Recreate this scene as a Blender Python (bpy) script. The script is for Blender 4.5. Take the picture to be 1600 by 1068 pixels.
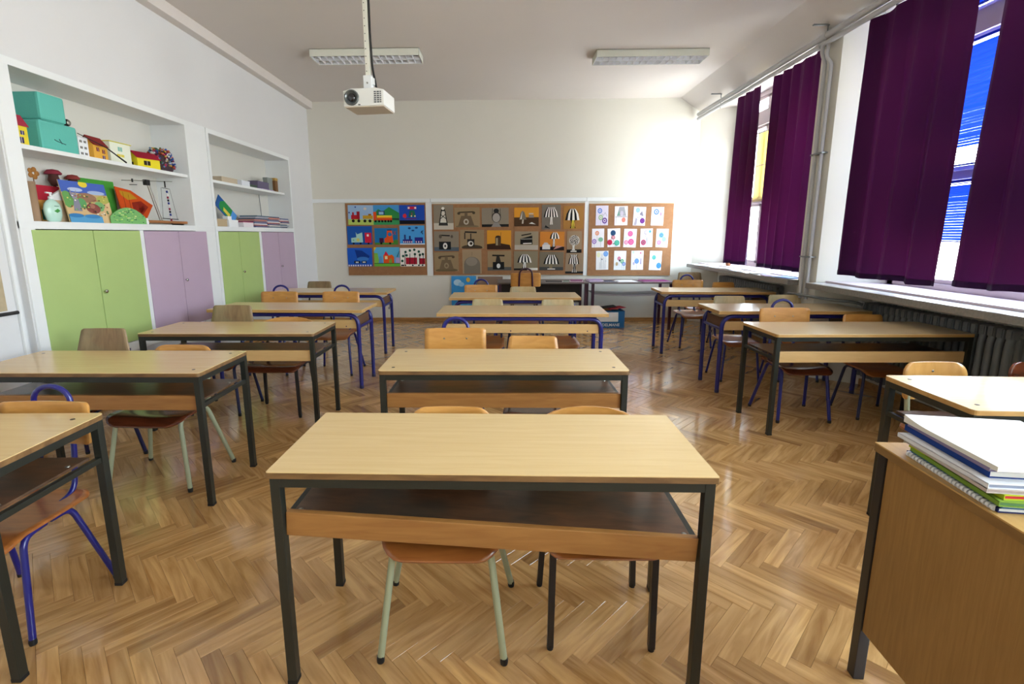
import bpy, bmesh, math, random
from mathutils import Vector, Matrix
random.seed(7)
PI = math.pi
S = bpy.context.scene
C = S.collection
for o in list(bpy.data.objects): bpy.data.objects.remove(o)

# ------------------------------------------------------------------ camera
FPX, CXP, CYP, CAMH = 759.4, 769.35, 503.3, 1.4646
RM = Matrix(((0.9997187, 0.02326176, -0.00462505),
             (-0.0237135, 0.98377206, -0.17784883),
             (0.00041292, 0.17790848, 0.98404695)))       # rows: right, forward, up
cam_d = bpy.data.cameras.new('camera'); cam = bpy.data.objects.new('camera', cam_d); C.objects.link(cam)
cam_d.sensor_width = 36; cam_d.lens = FPX * 36 / 1600
cam_d.shift_x = (800 - CXP) / 1600; cam_d.shift_y = -(534 - CYP) / 1600
r, f, u = RM
cam.matrix_world = Matrix(((r.x, u.x, -f.x, 0), (r.y, u.y, -f.y, 0), (r.z, u.z, -f.z, CAMH), (0, 0, 0, 1)))
cam_d.clip_start = .05
S.camera = cam

def un(px, py, axis, val):
    """the point where the view ray through photo pixel (px,py) meets the real plane axis=val"""
    d = RM.transposed() @ Vector(((px - CXP) / FPX, 1, -(py - CYP) / FPX))
    o = Vector((0, 0, CAMH)); i = 'xyz'.index(axis)
    return o + d * ((val - o[i]) / d[i])

# ------------------------------------------------------------------ world, daylight, exposure
S.view_settings.view_transform = 'Standard'; S.view_settings.look = 'None'
S.view_settings.gamma = 1; S.view_settings.use_curve_mapping = False
S.view_settings.exposure = 1.0
W = bpy.data.worlds.new('daylight'); S.world = W; W.use_nodes = True
nt = W.node_tree; nt.nodes.clear()
out = nt.nodes.new('ShaderNodeOutputWorld'); bg = nt.nodes.new('ShaderNodeBackground')
tc = nt.nodes.new('ShaderNodeTexCoord'); sp = nt.nodes.new('ShaderNodeSeparateXYZ')
cr = nt.nodes.new('ShaderNodeValToRGB')
nt.links.new(tc.outputs['Generated'], sp.inputs[0]); nt.links.new(sp.outputs['Z'], cr.inputs[0])
cr.color_ramp.elements[0].position = 0.0; cr.color_ramp.elements[0].color = (.80, .81, .80, 1)
cr.color_ramp.elements[1].position = 0.35; cr.color_ramp.elements[1].color = (.66, .83, 1.0, 1)
bg.inputs['Strength'].default_value = 14
nt.links.new(cr.outputs[0], bg.inputs[0]); nt.links.new(bg.outputs[0], out.inputs[0])
def portal(y0, y1):
    l = bpy.data.lights.new('window_portal', 'AREA'); l.shape = 'RECTANGLE'; l.size = 2.5; l.size_y = y1 - y0
    l.cycles.is_portal = True
    o = bpy.data.objects.new('window_portal', l); C.objects.link(o)
    o.matrix_world = Matrix(((0, 0, 1, 3.72), (0, 1, 0, (y0 + y1) / 2), (-1, 0, 0, 2.15), (0, 0, 0, 1)))
portal(5.2, 7.97); portal(1.6, 4.65); portal(-1.75, .9)

# ------------------------------------------------------------------ helpers
def lin(h):
    if isinstance(h, tuple): return h
    h = h.lstrip('#'); c = [int(h[i:i + 2], 16) / 255 for i in (0, 2, 4)]
    return tuple(x / 12.92 if x <= .04045 else ((x + .055) / 1.055) ** 2.4 for x in c)
MATS = {}
def mat(name, col, rough=.5, metal=0, coat=0, spec=.5, noise=0, nscale=8, bump=0, bscale=60, sheen=0):
    if name in MATS: return MATS[name]
    m = bpy.data.materials.new(name); m.use_nodes = True; n = m.node_tree; b = n.nodes['Principled BSDF']
    c = lin(col); b.inputs['Base Color'].default_value = (*c, 1)
    b.inputs['Roughness'].default_value = rough; b.inputs['Metallic'].default_value = metal
    b.inputs['Coat Weight'].default_value = coat; b.inputs['Specular IOR Level'].default_value = spec
    b.inputs['Sheen Weight'].default_value = sheen
    t = n.nodes.new('ShaderNodeTexCoord')
    if noise:
        z = n.nodes.new('ShaderNodeTexNoise'); z.inputs['Scale'].default_value = nscale; z.inputs['Detail'].default_value = 5
        n.links.new(t.outputs['Object'], z.inputs['Vector'])
        x = n.nodes.new('ShaderNodeMix'); x.data_type = 'RGBA'
        x.inputs['A'].default_value = (*[v * (1 - noise) for v in c], 1); x.inputs['B'].default_value = (*[min(1, v * (1 + noise)) for v in c], 1)
        n.links.new(z.outputs['Fac'], x.inputs['Factor']); n.links.new(x.outputs['Result'], b.inputs['Base Color'])
    if bump:
        z = n.nodes.new('ShaderNodeTexNoise'); z.inputs['Scale'].default_value = bscale; z.inputs['Detail'].default_value = 3
        n.links.new(t.outputs['Object'], z.inputs['Vector'])
        p = n.nodes.new('ShaderNodeBump'); p.inputs['Strength'].default_value = bump; p.inputs['Distance'].default_value = .01
        n.links.new(z.outputs['Fac'], p.inputs['Height']); n.links.new(p.outputs[0], b.inputs['Normal'])
    MATS[name] = m; return m
def wood(name, c1, c2, stretch=(1.2, 14, 14), rough=.4, coat=0, c3=None, contrast=.5, stain=0):
    if name in MATS: return MATS[name]
    m = bpy.data.materials.new(name); m.use_nodes = True; n = m.node_tree; b = n.nodes['Principled BSDF']
    t = n.nodes.new('ShaderNodeTexCoord'); mp = n.nodes.new('ShaderNodeMapping'); mp.inputs['Scale'].default_value = stretch
    oi = n.nodes.new('ShaderNodeObjectInfo'); ml = n.nodes.new('ShaderNodeMath'); ml.operation = 'MULTIPLY'; ml.inputs[1].default_value = 31
    n.links.new(oi.outputs['Random'], ml.inputs[0])
    cx = n.nodes.new('ShaderNodeCombineXYZ'); n.links.new(ml.outputs[0], cx.inputs[0]); n.links.new(ml.outputs[0], cx.inputs[1])
    n.links.new(t.outputs['Object'], mp.inputs['Vector']); n.links.new(cx.outputs[0], mp.inputs['Location'])
    z = n.nodes.new('ShaderNodeTexNoise'); z.inputs['Scale'].default_value = 3.2; z.inputs['Detail'].default_value = 7; z.inputs['Distortion'].default_value = .7
    n.links.new(mp.outputs[0], z.inputs['Vector'])
    r_ = n.nodes.new('ShaderNodeValToRGB'); e = r_.color_ramp.elements
    e[0].position = .5 - contrast / 2; e[0].color = (*lin(c1), 1); e[1].position = .5 + contrast / 2; e[1].color = (*lin(c2), 1)
    n.links.new(z.outputs['Fac'], r_.inputs[0])
    last = r_.outputs[0]
    if stain:
        z2 = n.nodes.new('ShaderNodeTexNoise'); z2.inputs['Scale'].default_value = 5; z2.inputs['Detail'].default_value = 3
        n.links.new(t.outputs['Object'], z2.inputs['Vector'])
        r2 = n.nodes.new('ShaderNodeValToRGB'); r2.color_ramp.elements[0].position = .45; r2.color_ramp.elements[1].position = .65
        n.links.new(z2.outputs['Fac'], r2.inputs[0])
        ms = n.nodes.new('ShaderNodeMath'); ms.operation = 'MULTIPLY'; ms.inputs[1].default_value = stain; n.links.new(r2.outputs[0], ms.inputs[0])
        x = n.nodes.new('ShaderNodeMix'); x.data_type = 'RGBA'; x.inputs['B'].default_value = (*lin(c3), 1)
        n.links.new(ms.outputs[0], x.inputs['Factor']); n.links.new(last, x.inputs['A']); last = x.outputs['Result']
    n.links.new(last, b.inputs['Base Color'])
    b.inputs['Roughness'].default_value = rough; b.inputs['Coat Weight'].default_value = coat; b.inputs['Coat Roughness'].default_value = .15
    MATS[name] = m; return m
def paintmat():
    if 'paint' in MATS: return MATS['paint']
    m = bpy.data.materials.new('painted_colours'); m.use_nodes = True; n = m.node_tree; b = n.nodes['Principled BSDF']
    a = n.nodes.new('ShaderNodeAttribute'); a.attribute_name = 'Col'
    n.links.new(a.outputs['Color'], b.inputs['Base Color']); b.inputs['Roughness'].default_value = .75; b.inputs['Specular IOR Level'].default_value = .2
    MATS['paint'] = m; return m
PAINT = paintmat()

class MB:
    def __init__(s): s.v = []; s.f = []; s.sm = []; s.c = []; s.col = None
    def add(s, vs, fs, smooth=False, col=None):
        n = len(s.v); s.v += [tuple(v) for v in vs]
        for f_ in fs: s.f.append([n + i for i in f_]); s.sm.append(smooth); s.c.append(lin(col) if col else (lin(s.col) if s.col else (.8, .8, .8)))
        return s
    def box(s, x0, x1, y0, y1, z0, z1, col=None, M=None):
        vs = [(x, y, z) for z in (z0, z1) for y in (y0, y1) for x in (x0, x1)]
        if M is not None: vs = [M @ Vector(v) for v in vs]
        return s.add(vs, [(0, 2, 3, 1), (4, 5, 7, 6), (0, 1, 5, 4), (2, 6, 7, 3), (0, 4, 6, 2), (1, 3, 7, 5)], col=col)
    def frame(s, pts, i, up=None):
        a = pts[max(i - 1, 0)]; b = pts[min(i + 1, len(pts) - 1)]; return (b - a).normalized()
    def tube(s, pts, r, n=10, col=None, square=False, radii=None):
        pts = [Vector(p) for p in pts]; rings = []; t0 = (pts[1] - pts[0]).normalized()
        ref = Vector((1, 0, 0)) if abs(t0.x) < .8 else Vector((0, 1, 0))
        nrm = (ref - t0 * ref.dot(t0)).normalized()
        if square: n = 4
        for i, p in enumerate(pts):
            t = s.frame(pts, i); nrm = (nrm - t * nrm.dot(t)).normalized(); bn = t.cross(nrm)
            rr = radii[i] if radii else r
            off = PI / 4 if square else 0
            rings.append([p + (nrm * math.cos(2 * PI * k / n + off) + bn * math.sin(2 * PI * k / n + off)) * rr * (math.sqrt(2) if square else 1) for k in range(n)])
        vs = [v for R_ in rings for v in R_]; fs = []
        for i in range(len(pts) - 1):
            for k in range(n): fs.append((i * n + k, i * n + (k + 1) % n, (i + 1) * n + (k + 1) % n, (i + 1) * n + k))
        s.add(vs, fs, not square, col)
        s.add(rings[0], [tuple(range(n))[::-1]], False, col); s.add(rings[-1], [tuple(range(n))], False, col)
        return s
    def prism(s, poly, a, b, fn, col=None, smooth=False):
        """poly in (u,v), extruded a..b, fn(u,v,w)->xyz"""
        n = len(poly); vs = [fn(u_, v_, a) for u_, v_ in poly] + [fn(u_, v_, b) for u_, v_ in poly]
        sides = [(i, (i + 1) % n, n + (i + 1) % n, n + i) for i in range(n)]; caps = [tuple(range(n))[::-1], tuple(range(n, 2 * n))]
        if smooth: s.add(vs, caps, False, col); s.add(vs, sides, True, col)
        else: s.add(vs, caps + sides, False, col)
        return s
    def lathe(s, prof, c=(0, 0, 0), n=16, ax='z', col=None):
        vs = []
        for r_, h in prof:
            for k in range(n):
                a = 2 * PI * k / n; p = (r_ * math.cos(a), r_ * math.sin(a), h)
                if ax == 'y': p = (p[0], p[2], p[1])
                if ax == 'x': p = (p[2], p[0], p[1])
                vs.append((c[0] + p[0], c[1] + p[1], c[2] + p[2]))
        fs = [(i * n + k, i * n + (k + 1) % n, (i + 1) * n + (k + 1) % n, (i + 1) * n + k) for i in range(len(prof) - 1) for k in range(n)]
        s.add(vs, fs, True, col)
        s.add(vs[:n], [tuple(range(n))[::-1]], False, col); s.add(vs[-n:], [tuple(range(n))], False, col)
        return s
    def ply(s, hb, ht, h, th, fn, rbx=.02, rbz=.02, rtx=.02, rtz=.02, nx=10, nz=6, col=None):
        """bent plywood: half widths hb (bottom) ht (top), height h; fn(u,v)->point; elliptical corners"""
        zs = set([0, h])
        for k in range(6):
            a = k / 5 * PI / 2; zs.add(rbz * (1 - math.cos(a))); zs.add(h - rtz * (1 - math.cos(a)))
        for k in range(nz + 1): 
            z = rbz + (h - rbz - rtz) * k / nz; zs.add(z)
        zs = sorted(zs); q = [zs[0]]
        for z in zs:
            if z - q[-1] > 1e-4: q.append(z)
        zs = q; fr = []; bk = []
        for z in zs:
            w = hb + (ht - hb) * z / h
            if z < rbz: w -= rbx * (1 - math.sqrt(max(0, 1 - ((rbz - z) / rbz) ** 2)))
            if z > h - rtz: w -= rtx * (1 - math.sqrt(max(0, 1 - ((z - h + rtz) / rtz) ** 2)))
            for j in range(nx + 1):
                u_ = -w + 2 * w * j / nx
                p = Vector(fn(u_, z)); e = .004
                tu = Vector(fn(u_ + e, z)) - p; tv = Vector(fn(u_, z + e)) - p; nn = tu.cross(tv).normalized()
                fr.append(p + nn * th / 2); bk.append(p - nn * th / 2)
        m = nx + 1; L = len(zs); n = m * L; fs = []; ed = []
        for i in range(L - 1):
            for j in range(nx):
                a = i * m + j; fs.append((a, a + 1, a + m + 1, a + m)); fs.append((n + a, n + a + m, n + a + m + 1, n + a + 1))
        for j in range(nx): ed.append((j + 1, j, n + j, n + j + 1)); a = (L - 1) * m + j; ed.append((a, a + 1, n + a + 1, n + a))
        for i in range(L - 1): a = i * m; ed.append((a, a + m, n + a + m, n + a)); a = i * m + nx; ed.append((a + m, a, n + a, n + a + m))
        b = len(s.v); s.add(fr + bk, fs, True, col)
        for e_ in ed: s.f.append([b + i for i in e_]); s.sm.append(False); s.c.append(s.c[-1])
        return s
    def mesh(s, name, m, bevel=0, uvs=None):
        me = bpy.data.meshes.new(name); me.from_pydata(s.v, [], s.f)
        for p, sm in zip(me.polygons, s.sm): p.use_smooth = sm
        if m is PAINT or isinstance(m, str):
            ca = me.color_attributes.new('Col', 'FLOAT_COLOR', 'CORNER')
            for p, c in zip(me.polygons, s.c):
                for li in p.loop_indices: ca.data[li].color = (*c, 1)
        if bevel:
            bm = bmesh.new(); bm.from_mesh(me)
            es = [e for e in bm.edges if len(e.link_faces) == 2 and e.calc_face_angle(0) > .6]
            bmesh.ops.bevel(bm, geom=es, offset=bevel, segments=2, profile=.6, affect='EDGES', clamp_overlap=True)
            bm.to_mesh(me); bm.free()
        me.materials.append(m)
        return me
    def build(s, name, m, parent=None, bevel=0, kind=None, label=None, loc=None, rot=None):
        me = s.mesh(name, m, bevel)
        o = bpy.data.objects.new(name, me); C.objects.link(o)
        if parent is not None: o.parent = parent
        if loc is not None: o.location = loc
        if rot is not None: o.rotation_euler = rot
        if kind: o['kind'] = kind
        if label: o['label'] = label
        return o
def tag(o, label, cat, group=None):
    o['label'] = label; o['category'] = cat
    if group: o['group'] = group
    return o
def thing(name, label, cat, loc=(0, 0, 0), rz=0, group=None):
    o = bpy.data.objects.new(name, None); C.objects.link(o); o.empty_display_size = .1
    o.location = loc; o.rotation_euler = (0, 0, rz); return tag(o, label, cat, group)
def struct(name, mb, m, bevel=0, parent=None):
    o = mb.build(name, m, parent, bevel)
    if parent is None: o['kind'] = 'structure'
    return o
def arc(c, r_, a0, a1, n, fn):
    return [fn(c[0] + r_ * math.cos(a0 + (a1 - a0) * k / n), c[1] + r_ * math.sin(a0 + (a1 - a0) * k / n)) for k in range(n + 1)]
def fillet(pts, r_, n=6):
    pts = [Vector(p) for p in pts]; o = [pts[0]]
    for i in range(1, len(pts) - 1):
        a, b, c = pts[i - 1], pts[i], pts[i + 1]; d1 = (a - b); d2 = (c - b)
        k = min(r_, d1.length * .49, d2.length * .49); p = b + d1.normalized() * k; q = b + d2.normalized() * k
        for j in range(n + 1):
            t = j / n; o.append(p * (1 - t) ** 2 + b * 2 * t * (1 - t) + q * t * t)
    o.append(pts[-1]); return o

# ------------------------------------------------------------------ materials
M_wall = mat('wall_paint', '#dedcd2', .7, noise=.03, nscale=2, bump=.05, bscale=40)
M_wallL = mat('wall_paint_left', '#dcddde', .7, noise=.03, nscale=2, bump=.05, bscale=40)
M_ceil = mat('ceiling_paint', '#dbd5d0', .8, noise=.03, nscale=1.2, bump=.04, bscale=20)
M_white = mat('white_gloss_paint', '#e9edee', .3, noise=.02)
M_niche = mat('niche_paint', '#d9d8d0', .6)
M_green = mat('green_door', '#abc47a', .45, noise=.05, nscale=5)
M_purple = mat('mauve_door', '#b9a3b8', .45, noise=.04, nscale=5)
M_trimwood = wood('baseboard_wood', '#9c6f3c', '#c09055', (1, 8, 8), .4)
M_desk = wood('desk_laminate', '#d2b078', '#e2c690', (1.0, 16, 16), .22, contrast=.9)
M_desk2 = wood('desk_laminate_pale', '#d8bc90', '#e6cda4', (1.0, 16, 16), .2, contrast=.9)
M_edge_dark = wood('worn_edge', '#5e4226', '#8a673c', (2, 8, 8), .5)
M_edge_light = wood('light_edge', '#b58a4e', '#caa162', (2, 8, 8), .45)
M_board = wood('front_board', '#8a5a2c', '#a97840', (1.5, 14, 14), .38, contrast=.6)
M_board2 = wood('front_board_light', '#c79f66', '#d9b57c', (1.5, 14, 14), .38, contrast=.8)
M_shelf = wood('dark_shelf_shaded', '#4a3424', '#75523a', (2, 9, 9), .35, c3='#3c3e36', stain=.6)  # dark ply, its brown deepened to stand for shade inside the desk compartments
M_frame = mat('grey_green_steel', '#22251f', .38, noise=.15, nscale=12, spec=.5)
M_blue = mat('blue_steel', '#191c70', .28, noise=.08, nscale=9, coat=.3)
M_cream = mat('cream_green_steel', '#a3a888', .35, noise=.06, nscale=10)
M_black = mat('black_steel', '#1c1c20', .35)
M_navy = mat('dark_navy_steel', '#1b1f4a', .35)
M_plum = mat('plum_steel', '#3c1430', .35)
M_bolt = mat('steel_bolt', '#a8a8a0', .3, metal=.9)
M_boltd = mat('dark_bolt', '#4a3e2e', .45, metal=.4)
M_chrome = mat('chrome_knob', '#c8c8c8', .15, metal=1)
M_honey = wood('honey_ply', '#b87d38', '#d9a055', (2.0, 9, 9), .3, coat=.25, contrast=.6)
M_honey2 = wood('honey_ply_upright', '#b98540', '#cf9c58', (9, 9, 1.6), .3, coat=.25, contrast=.6)
M_oldply = wood('old_brown_ply', '#7d6246', '#a38661', (9, 9, 1.6), .4, c3='#8a8a6a', stain=.35)
M_paleply = wood('pale_worn_ply', '#b8a070', '#cfb888', (9, 9, 1.6), .4, c3='#a8a888', stain=.5)
M_redply = wood('red_brown_ply', '#4e2414', '#7c3e22', (1.5, 9, 9), .22, coat=.5)
M_seatply = wood('seat_ply', '#8a4d22', '#b87034', (1.5, 9, 9), .28, coat=.4)
M_cork = wood('cork_board', '#8f6340', '#a2744c', (6, 6, 6), .8, contrast=.7)
M_grey = mat('radiator_paint', '#6f7578', .4, noise=.08)
M_pipe = mat('pipe_paint', '#b9babd', .3, noise=.05)
M_stone = mat('terrazzo', '#86837e', .25, noise=.35, nscale=60)
M_stonew = mat('sill_top', '#d2d0d2', .22, noise=.04, nscale=20)
M_winframe = mat('window_frame_paint', '#c8b8bc', .4)
M_rubber = mat('black_rubber', '#161616', .6)
M_card = mat('cardboard', '#a08468', .8, noise=.05)
M_paper = mat('white_paper', '#f4f5f6', .6)
def curtain_mat():
    m = bpy.data.materials.new('plum_curtain'); m.use_nodes = True; n = m.node_tree; b = n.nodes['Principled BSDF']; o = n.nodes['Material Output']
    b.inputs['Base Color'].default_value = (*lin('#280c2f'), 1); b.inputs['Roughness'].default_value = .75; b.inputs['Specular IOR Level'].default_value = .15
    t = n.nodes.new('ShaderNodeBsdfTranslucent'); t.inputs[0].default_value = (.06, .004, .036, 1)
    x = n.nodes.new('ShaderNodeMixShader'); x.inputs[0].default_value = .12
    tx = n.nodes.new('ShaderNodeTexCoord'); z = n.nodes.new('ShaderNodeTexNoise'); z.inputs['Scale'].default_value = 300
    p = n.nodes.new('ShaderNodeBump'); p.inputs['Strength'].default_value = .15; p.inputs['Distance'].default_value = .002
    n.links.new(tx.outputs['Object'], z.inputs['Vector']); n.links.new(z.outputs['Fac'], p.inputs['Height']); n.links.new(p.outputs[0], b.inputs['Normal'])
    n.links.new(b.outputs[0], x.inputs[1]); n.links.new(t.outputs[0], x.inputs[2]); n.links.new(x.outputs[0], o.inputs[0]); return m
M_curtain = curtain_mat()
def transl(name, col, tcol, fac, rough=.5):
    m = bpy.data.materials.new(name); m.use_nodes = True; n = m.node_tree; b = n.nodes['Principled BSDF']; o = n.nodes['Material Output']
    b.inputs['Base Color'].default_value = (*lin(col), 1); b.inputs['Roughness'].default_value = rough
    t = n.nodes.new('ShaderNodeBsdfTranslucent'); t.inputs[0].default_value = (*lin(tcol), 1)
    x = n.nodes.new('ShaderNodeMixShader'); x.inputs[0].default_value = fac
    n.links.new(b.outputs[0], x.inputs[1]); n.links.new(t.outputs[0], x.inputs[2]); n.links.new(x.outputs[0], o.inputs[0]); return m
M_blind = transl('blue_slat', '#1038b4', '#1040d0', .16, .3)
M_shade = transl('yellow_shade', '#f0dfa0', '#f2e2a8', .4)
def glass():
    m = bpy.data.materials.new('window_glass'); m.use_nodes = True; n = m.node_tree; o = n.nodes['Material Output']; n.nodes.remove(n.nodes['Principled BSDF'])
    t = n.nodes.new('ShaderNodeBsdfTransparent'); t.inputs[0].default_value = (.97, .98, .98, 1)
    g = n.nodes.new('ShaderNodeBsdfGlossy'); g.inputs['Roughness'].default_value = .02
    lw = n.nodes.new('ShaderNodeLayerWeight'); lw.inputs[0].default_value = .5; pw = n.nodes.new('ShaderNodeMath'); pw.operation = 'POWER'; pw.inputs[1].default_value = 4
    n.links.new(lw.outputs['Facing'], pw.inputs[0]); fr = n.nodes.new('ShaderNodeMapRange'); fr.inputs['To Min'].default_value = .04; fr.inputs['To Max'].default_value = .8
    n.links.new(pw.outputs[0], fr.inputs['Value']); x = n.nodes.new('ShaderNodeMixShader')
    n.links.new(fr.outputs[0], x.inputs[0]); n.links.new(t.outputs[0], x.inputs[1]); n.links.new(g.outputs[0], x.inputs[2]); n.links.new(x.outputs[0], o.inputs[0]); return m
M_glass = glass()
def plankmat():
    m = bpy.data.materials.new('oak_parquet'); m.use_nodes = True; n = m.node_tree; b = n.nodes['Principled BSDF']
    L = n.links.new
    uv = n.nodes.new('ShaderNodeUVMap'); oi = n.nodes.new('ShaderNodeObjectInfo')
    at = n.nodes.new('ShaderNodeAttribute'); at.attribute_name = 'tone'
    ad = n.nodes.new('ShaderNodeMath'); ad.operation = 'ADD'; L(oi.outputs['Random'], ad.inputs[0]); L(at.outputs['Fac'], ad.inputs[1])
    frc = n.nodes.new('ShaderNodeMath'); frc.operation = 'FRACT'; L(ad.outputs[0], frc.inputs[0])
    mm = n.nodes.new('ShaderNodeMath'); mm.operation = 'MULTIPLY'; mm.inputs[1].default_value = 173; L(frc.outputs[0], mm.inputs[0])
    cx = n.nodes.new('ShaderNodeCombineXYZ'); L(mm.outputs[0], cx.inputs[0]); L(mm.outputs[0], cx.inputs[1])
    va = n.nodes.new('ShaderNodeVectorMath'); va.operation = 'ADD'; L(uv.outputs[0], va.inputs[0]); L(cx.outputs[0], va.inputs[1])
    mp = n.nodes.new('ShaderNodeMapping'); mp.inputs['Scale'].default_value = (2.4, 22, 1); L(va.outputs[0], mp.inputs[0])
    z = n.nodes.new('ShaderNodeTexNoise'); z.inputs['Scale'].default_value = 1.0; z.inputs['Detail'].default_value = 6; z.inputs['Distortion'].default_value = 1.3; L(mp.outputs[0], z.inputs['Vector'])
    rp = n.nodes.new('ShaderNodeValToRGB'); e = rp.color_ramp.elements
    e[0].position = .30; e[0].color = (*lin('#a97c48'), 1); e[1].position = .66; e[1].color = (*lin('#d6aa70'), 1); L(z.outputs['Fac'], rp.inputs[0])
    r2 = n.nodes.new('ShaderNodeValToRGB'); e = r2.color_ramp.elements
    e[0].position = 0; e[0].color = (.62, .56, .50, 1); e[1].position = 1; e[1].color = (1.2, 1.2, 1.16, 1)
    q = e.new(.12); q.color = (.86, .83, .78, 1); q = e.new(.8); q.color = (1.02, 1, .97, 1)
    L(frc.outputs[0], r2.inputs[0])
    mx = n.nodes.new('ShaderNodeMix'); mx.data_type = 'RGBA'; mx.blend_type = 'MULTIPLY'; mx.inputs['Factor'].default_value = 1
    L(rp.outputs[0], mx.inputs['A']); L(r2.outputs[0], mx.inputs['B']); L(mx.outputs['Result'], b.inputs['Base Color'])
    tg = n.nodes.new('ShaderNodeNewGeometry'); z3 = n.nodes.new('ShaderNodeTexNoise'); z3.inputs['Scale'].default_value = 2.2; z3.inputs['Detail'].default_value = 4; L(tg.outputs['Position'], z3.inputs['Vector'])
    mr = n.nodes.new('ShaderNodeMapRange'); mr.inputs['To Min'].default_value = .12; mr.inputs['To Max'].default_value = .26; L(z3.outputs['Fac'], mr.inputs['Value']); L(mr.outputs[0], b.inputs['Roughness'])
    bp = n.nodes.new('ShaderNodeBump'); bp.inputs['Strength'].default_value = .06; bp.inputs['Distance'].default_value = .004
    L(z.outputs['Fac'], bp.inputs['Height']); L(bp.outputs[0], b.inputs['Normal'])
    b.inputs['Specular IOR Level'].default_value = .55; b.inputs['Coat Weight'].default_value = .6; b.inputs['Coat Roughness'].default_value = .09
    return m
M_plank = plankmat()

# ------------------------------------------------------------------ room shell
XL, YB, ZC, XR, YF = -3.19, 8.27, 3.58, 3.5, -1.9
floor = struct('floor', MB().box(-3.7, 3.7, YF - .1, YB + .1, -.12, -.006), mat('floor_gap', '#5a3c20', .8))
struct('ceiling', MB().prism([(-3.7, 3.58), (2.8, 3.58), (3.12, 3.37), (3.75, 3.37), (3.75, 3.8), (-3.7, 3.8)], YF - .1, YB + .1, lambda a, b, c: (a, c, b)), M_ceil)
struct('wall_back', MB().box(-3.7, 3.9, YB, YB + .15, 0, 3.7), M_wall)
struct('wall_front', MB().box(-3.7, 3.9, YF - .15, YF, 0, 3.7), M_wall)
w = MB()
w.box(-3.7, -3.5, YF, YB, 0, .50)                       # recessed wall under the cupboards
w.box(-3.7, XL, 3.17, YB, 2.60, ZC)
w.box(-3.7, XL, 7.43, YB, .50, 2.60); w.box(-3.7, XL - .0006, 3.168, 3.178, 0, 2.60)
w.box(-3.7, -3.55, 3.17, 7.43, .50, 2.60)
w.box(-3.7, XL - .05, YF, 3.17, 0, ZC)
struct('wall_left', w, M_wallL)
w = MB()
w.box(XR, 3.75, YF, YB, 0, .93)
def pillar(pts): w.prism(pts, .0, 3.38, lambda a, b, c: (a, b, c))
pillar([(3.12, 4.93), (3.62, 4.58), (3.75, 4.58), (3.75, 5.30), (3.62, 5.30), (3.12, 5.23)])
pillar([(3.14, 8.27), (3.62, 7.97), (3.75, 7.97), (3.75, 8.27)])
pillar([(3.12, .95), (3.62, .85), (3.75, .85), (3.75, 1.65), (3.62, 1.65), (3.12, 1.55)])
pillar([(3.12, YF), (3.75, YF), (3.75, YF + .1), (3.12, YF + .1)])
struct('wall_right', w, M_wall)
struct('trim_1', MB().box(XL, XL + .10, YF, YB, 3.47, 3.58), M_ceil, .004)          # cornice box on the left
struct('baseboard_back', MB().box(-3.5, 3.12, YB - .02, YB, 0, .055).box(-3.5, 3.12, YB - .035, YB, 0, .015), M_trimwood, .003)
struct('baseboard_left', MB().box(-3.5, -3.48, 3.14, YB, 0, .06).box(-3.24, -3.22, YF, 3.17, 0, .06), M_trimwood, .003)
struct('baseboard_right', MB().box(XR - .02, XR, 5.2, YB, 0, .06).box(XR - .02, XR, 1.6, 4.9, 0, .06).box(3.10, 3.12, 4.93, 5.23, 0, .06), M_trimwood, .003)
# horizontal rail on the back wall above the pin boards, with the white battens between boards
struct('trim_2', MB().box(-3.19, -1.22, YB - .022, YB, 1.995, 2.055).box(-1.215, 1.36, YB - .022, YB, 1.995, 2.055).box(1.365, 2.80, YB - .022, YB, 1.995, 2.055), M_white, .003)
struct('trim_3', MB().box(-1.30, -1.20, YB - .012, YB, .77, 1.995).box(1.335, 1.405, YB - .012, YB, .77, 1.995), M_white, .002)

# parquet: classic 45 degree herringbone, plank by plank
PW, PLN = .06, .36; NN = 6
def plank_geo(g=.0003, ch=.0007):
    x0, x1, y0, y1 = g, PLN - g, g, PW - g
    v = [(x0, y0, -.006), (x1, y0, -.006), (x1, y1, -.006), (x0, y1, -.006),
         (x0, y0, -ch), (x1, y0, -ch), (x1, y1, -ch), (x0, y1, -ch),
         (x0 + ch, y0 + ch, 0), (x1 - ch, y0 + ch, 0), (x1 - ch, y1 - ch, 0), (x0 + ch, y1 - ch, 0)]
    fcs = [(8, 9, 10, 11)] + [(4 + i, 4 + (i + 1) % 4, 8 + (i + 1) % 4, 8 + i) for i in range(4)] + [(i, (i + 1) % 4, 4 + (i + 1) % 4, 4 + i) for i in range(4)]
    return v, fcs
pv, pf = plank_geo()
pm = bpy.data.meshes.new('plank'); pm.from_pydata(pv, [], pf); uvl = pm.uv_layers.new(name='UVMap')
for p in pm.polygons:
    for li in p.loop_indices: c = pv[pm.loops[li].vertex_index]; uvl.data[li].uv = (c[0], c[1])
pm.materials.append(M_plank)
ox, oy = -1.581, 1.962; q = math.sqrt(.5)
planks = []
for a in range(-16, 17):
    for k in range(-140, 180):
        for typ in (0, 1):
            if typ == 0: U0, V0, ang = k * PW + a * 2 * PLN, k * PW, 0
            else: U0, V0, ang = k * PW + a * 2 * PLN, k * PW, PI / 2
            cu, cv = (U0 + PLN / 2, V0 + PW / 2) if typ == 0 else (U0 - PW / 2, V0 + PLN / 2)
            wx = ox + (cu + cv) * q; wy = oy + (cv - cu) * q
            if not (-3.62 < wx < 3.62 and YF - .05 < wy < YB + .1): continue
            px_, py_ = ox + (U0 + V0) * q, oy + (V0 - U0) * q
            planks.append((wx, wy, px_, py_, ang - PI / 4))
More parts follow.
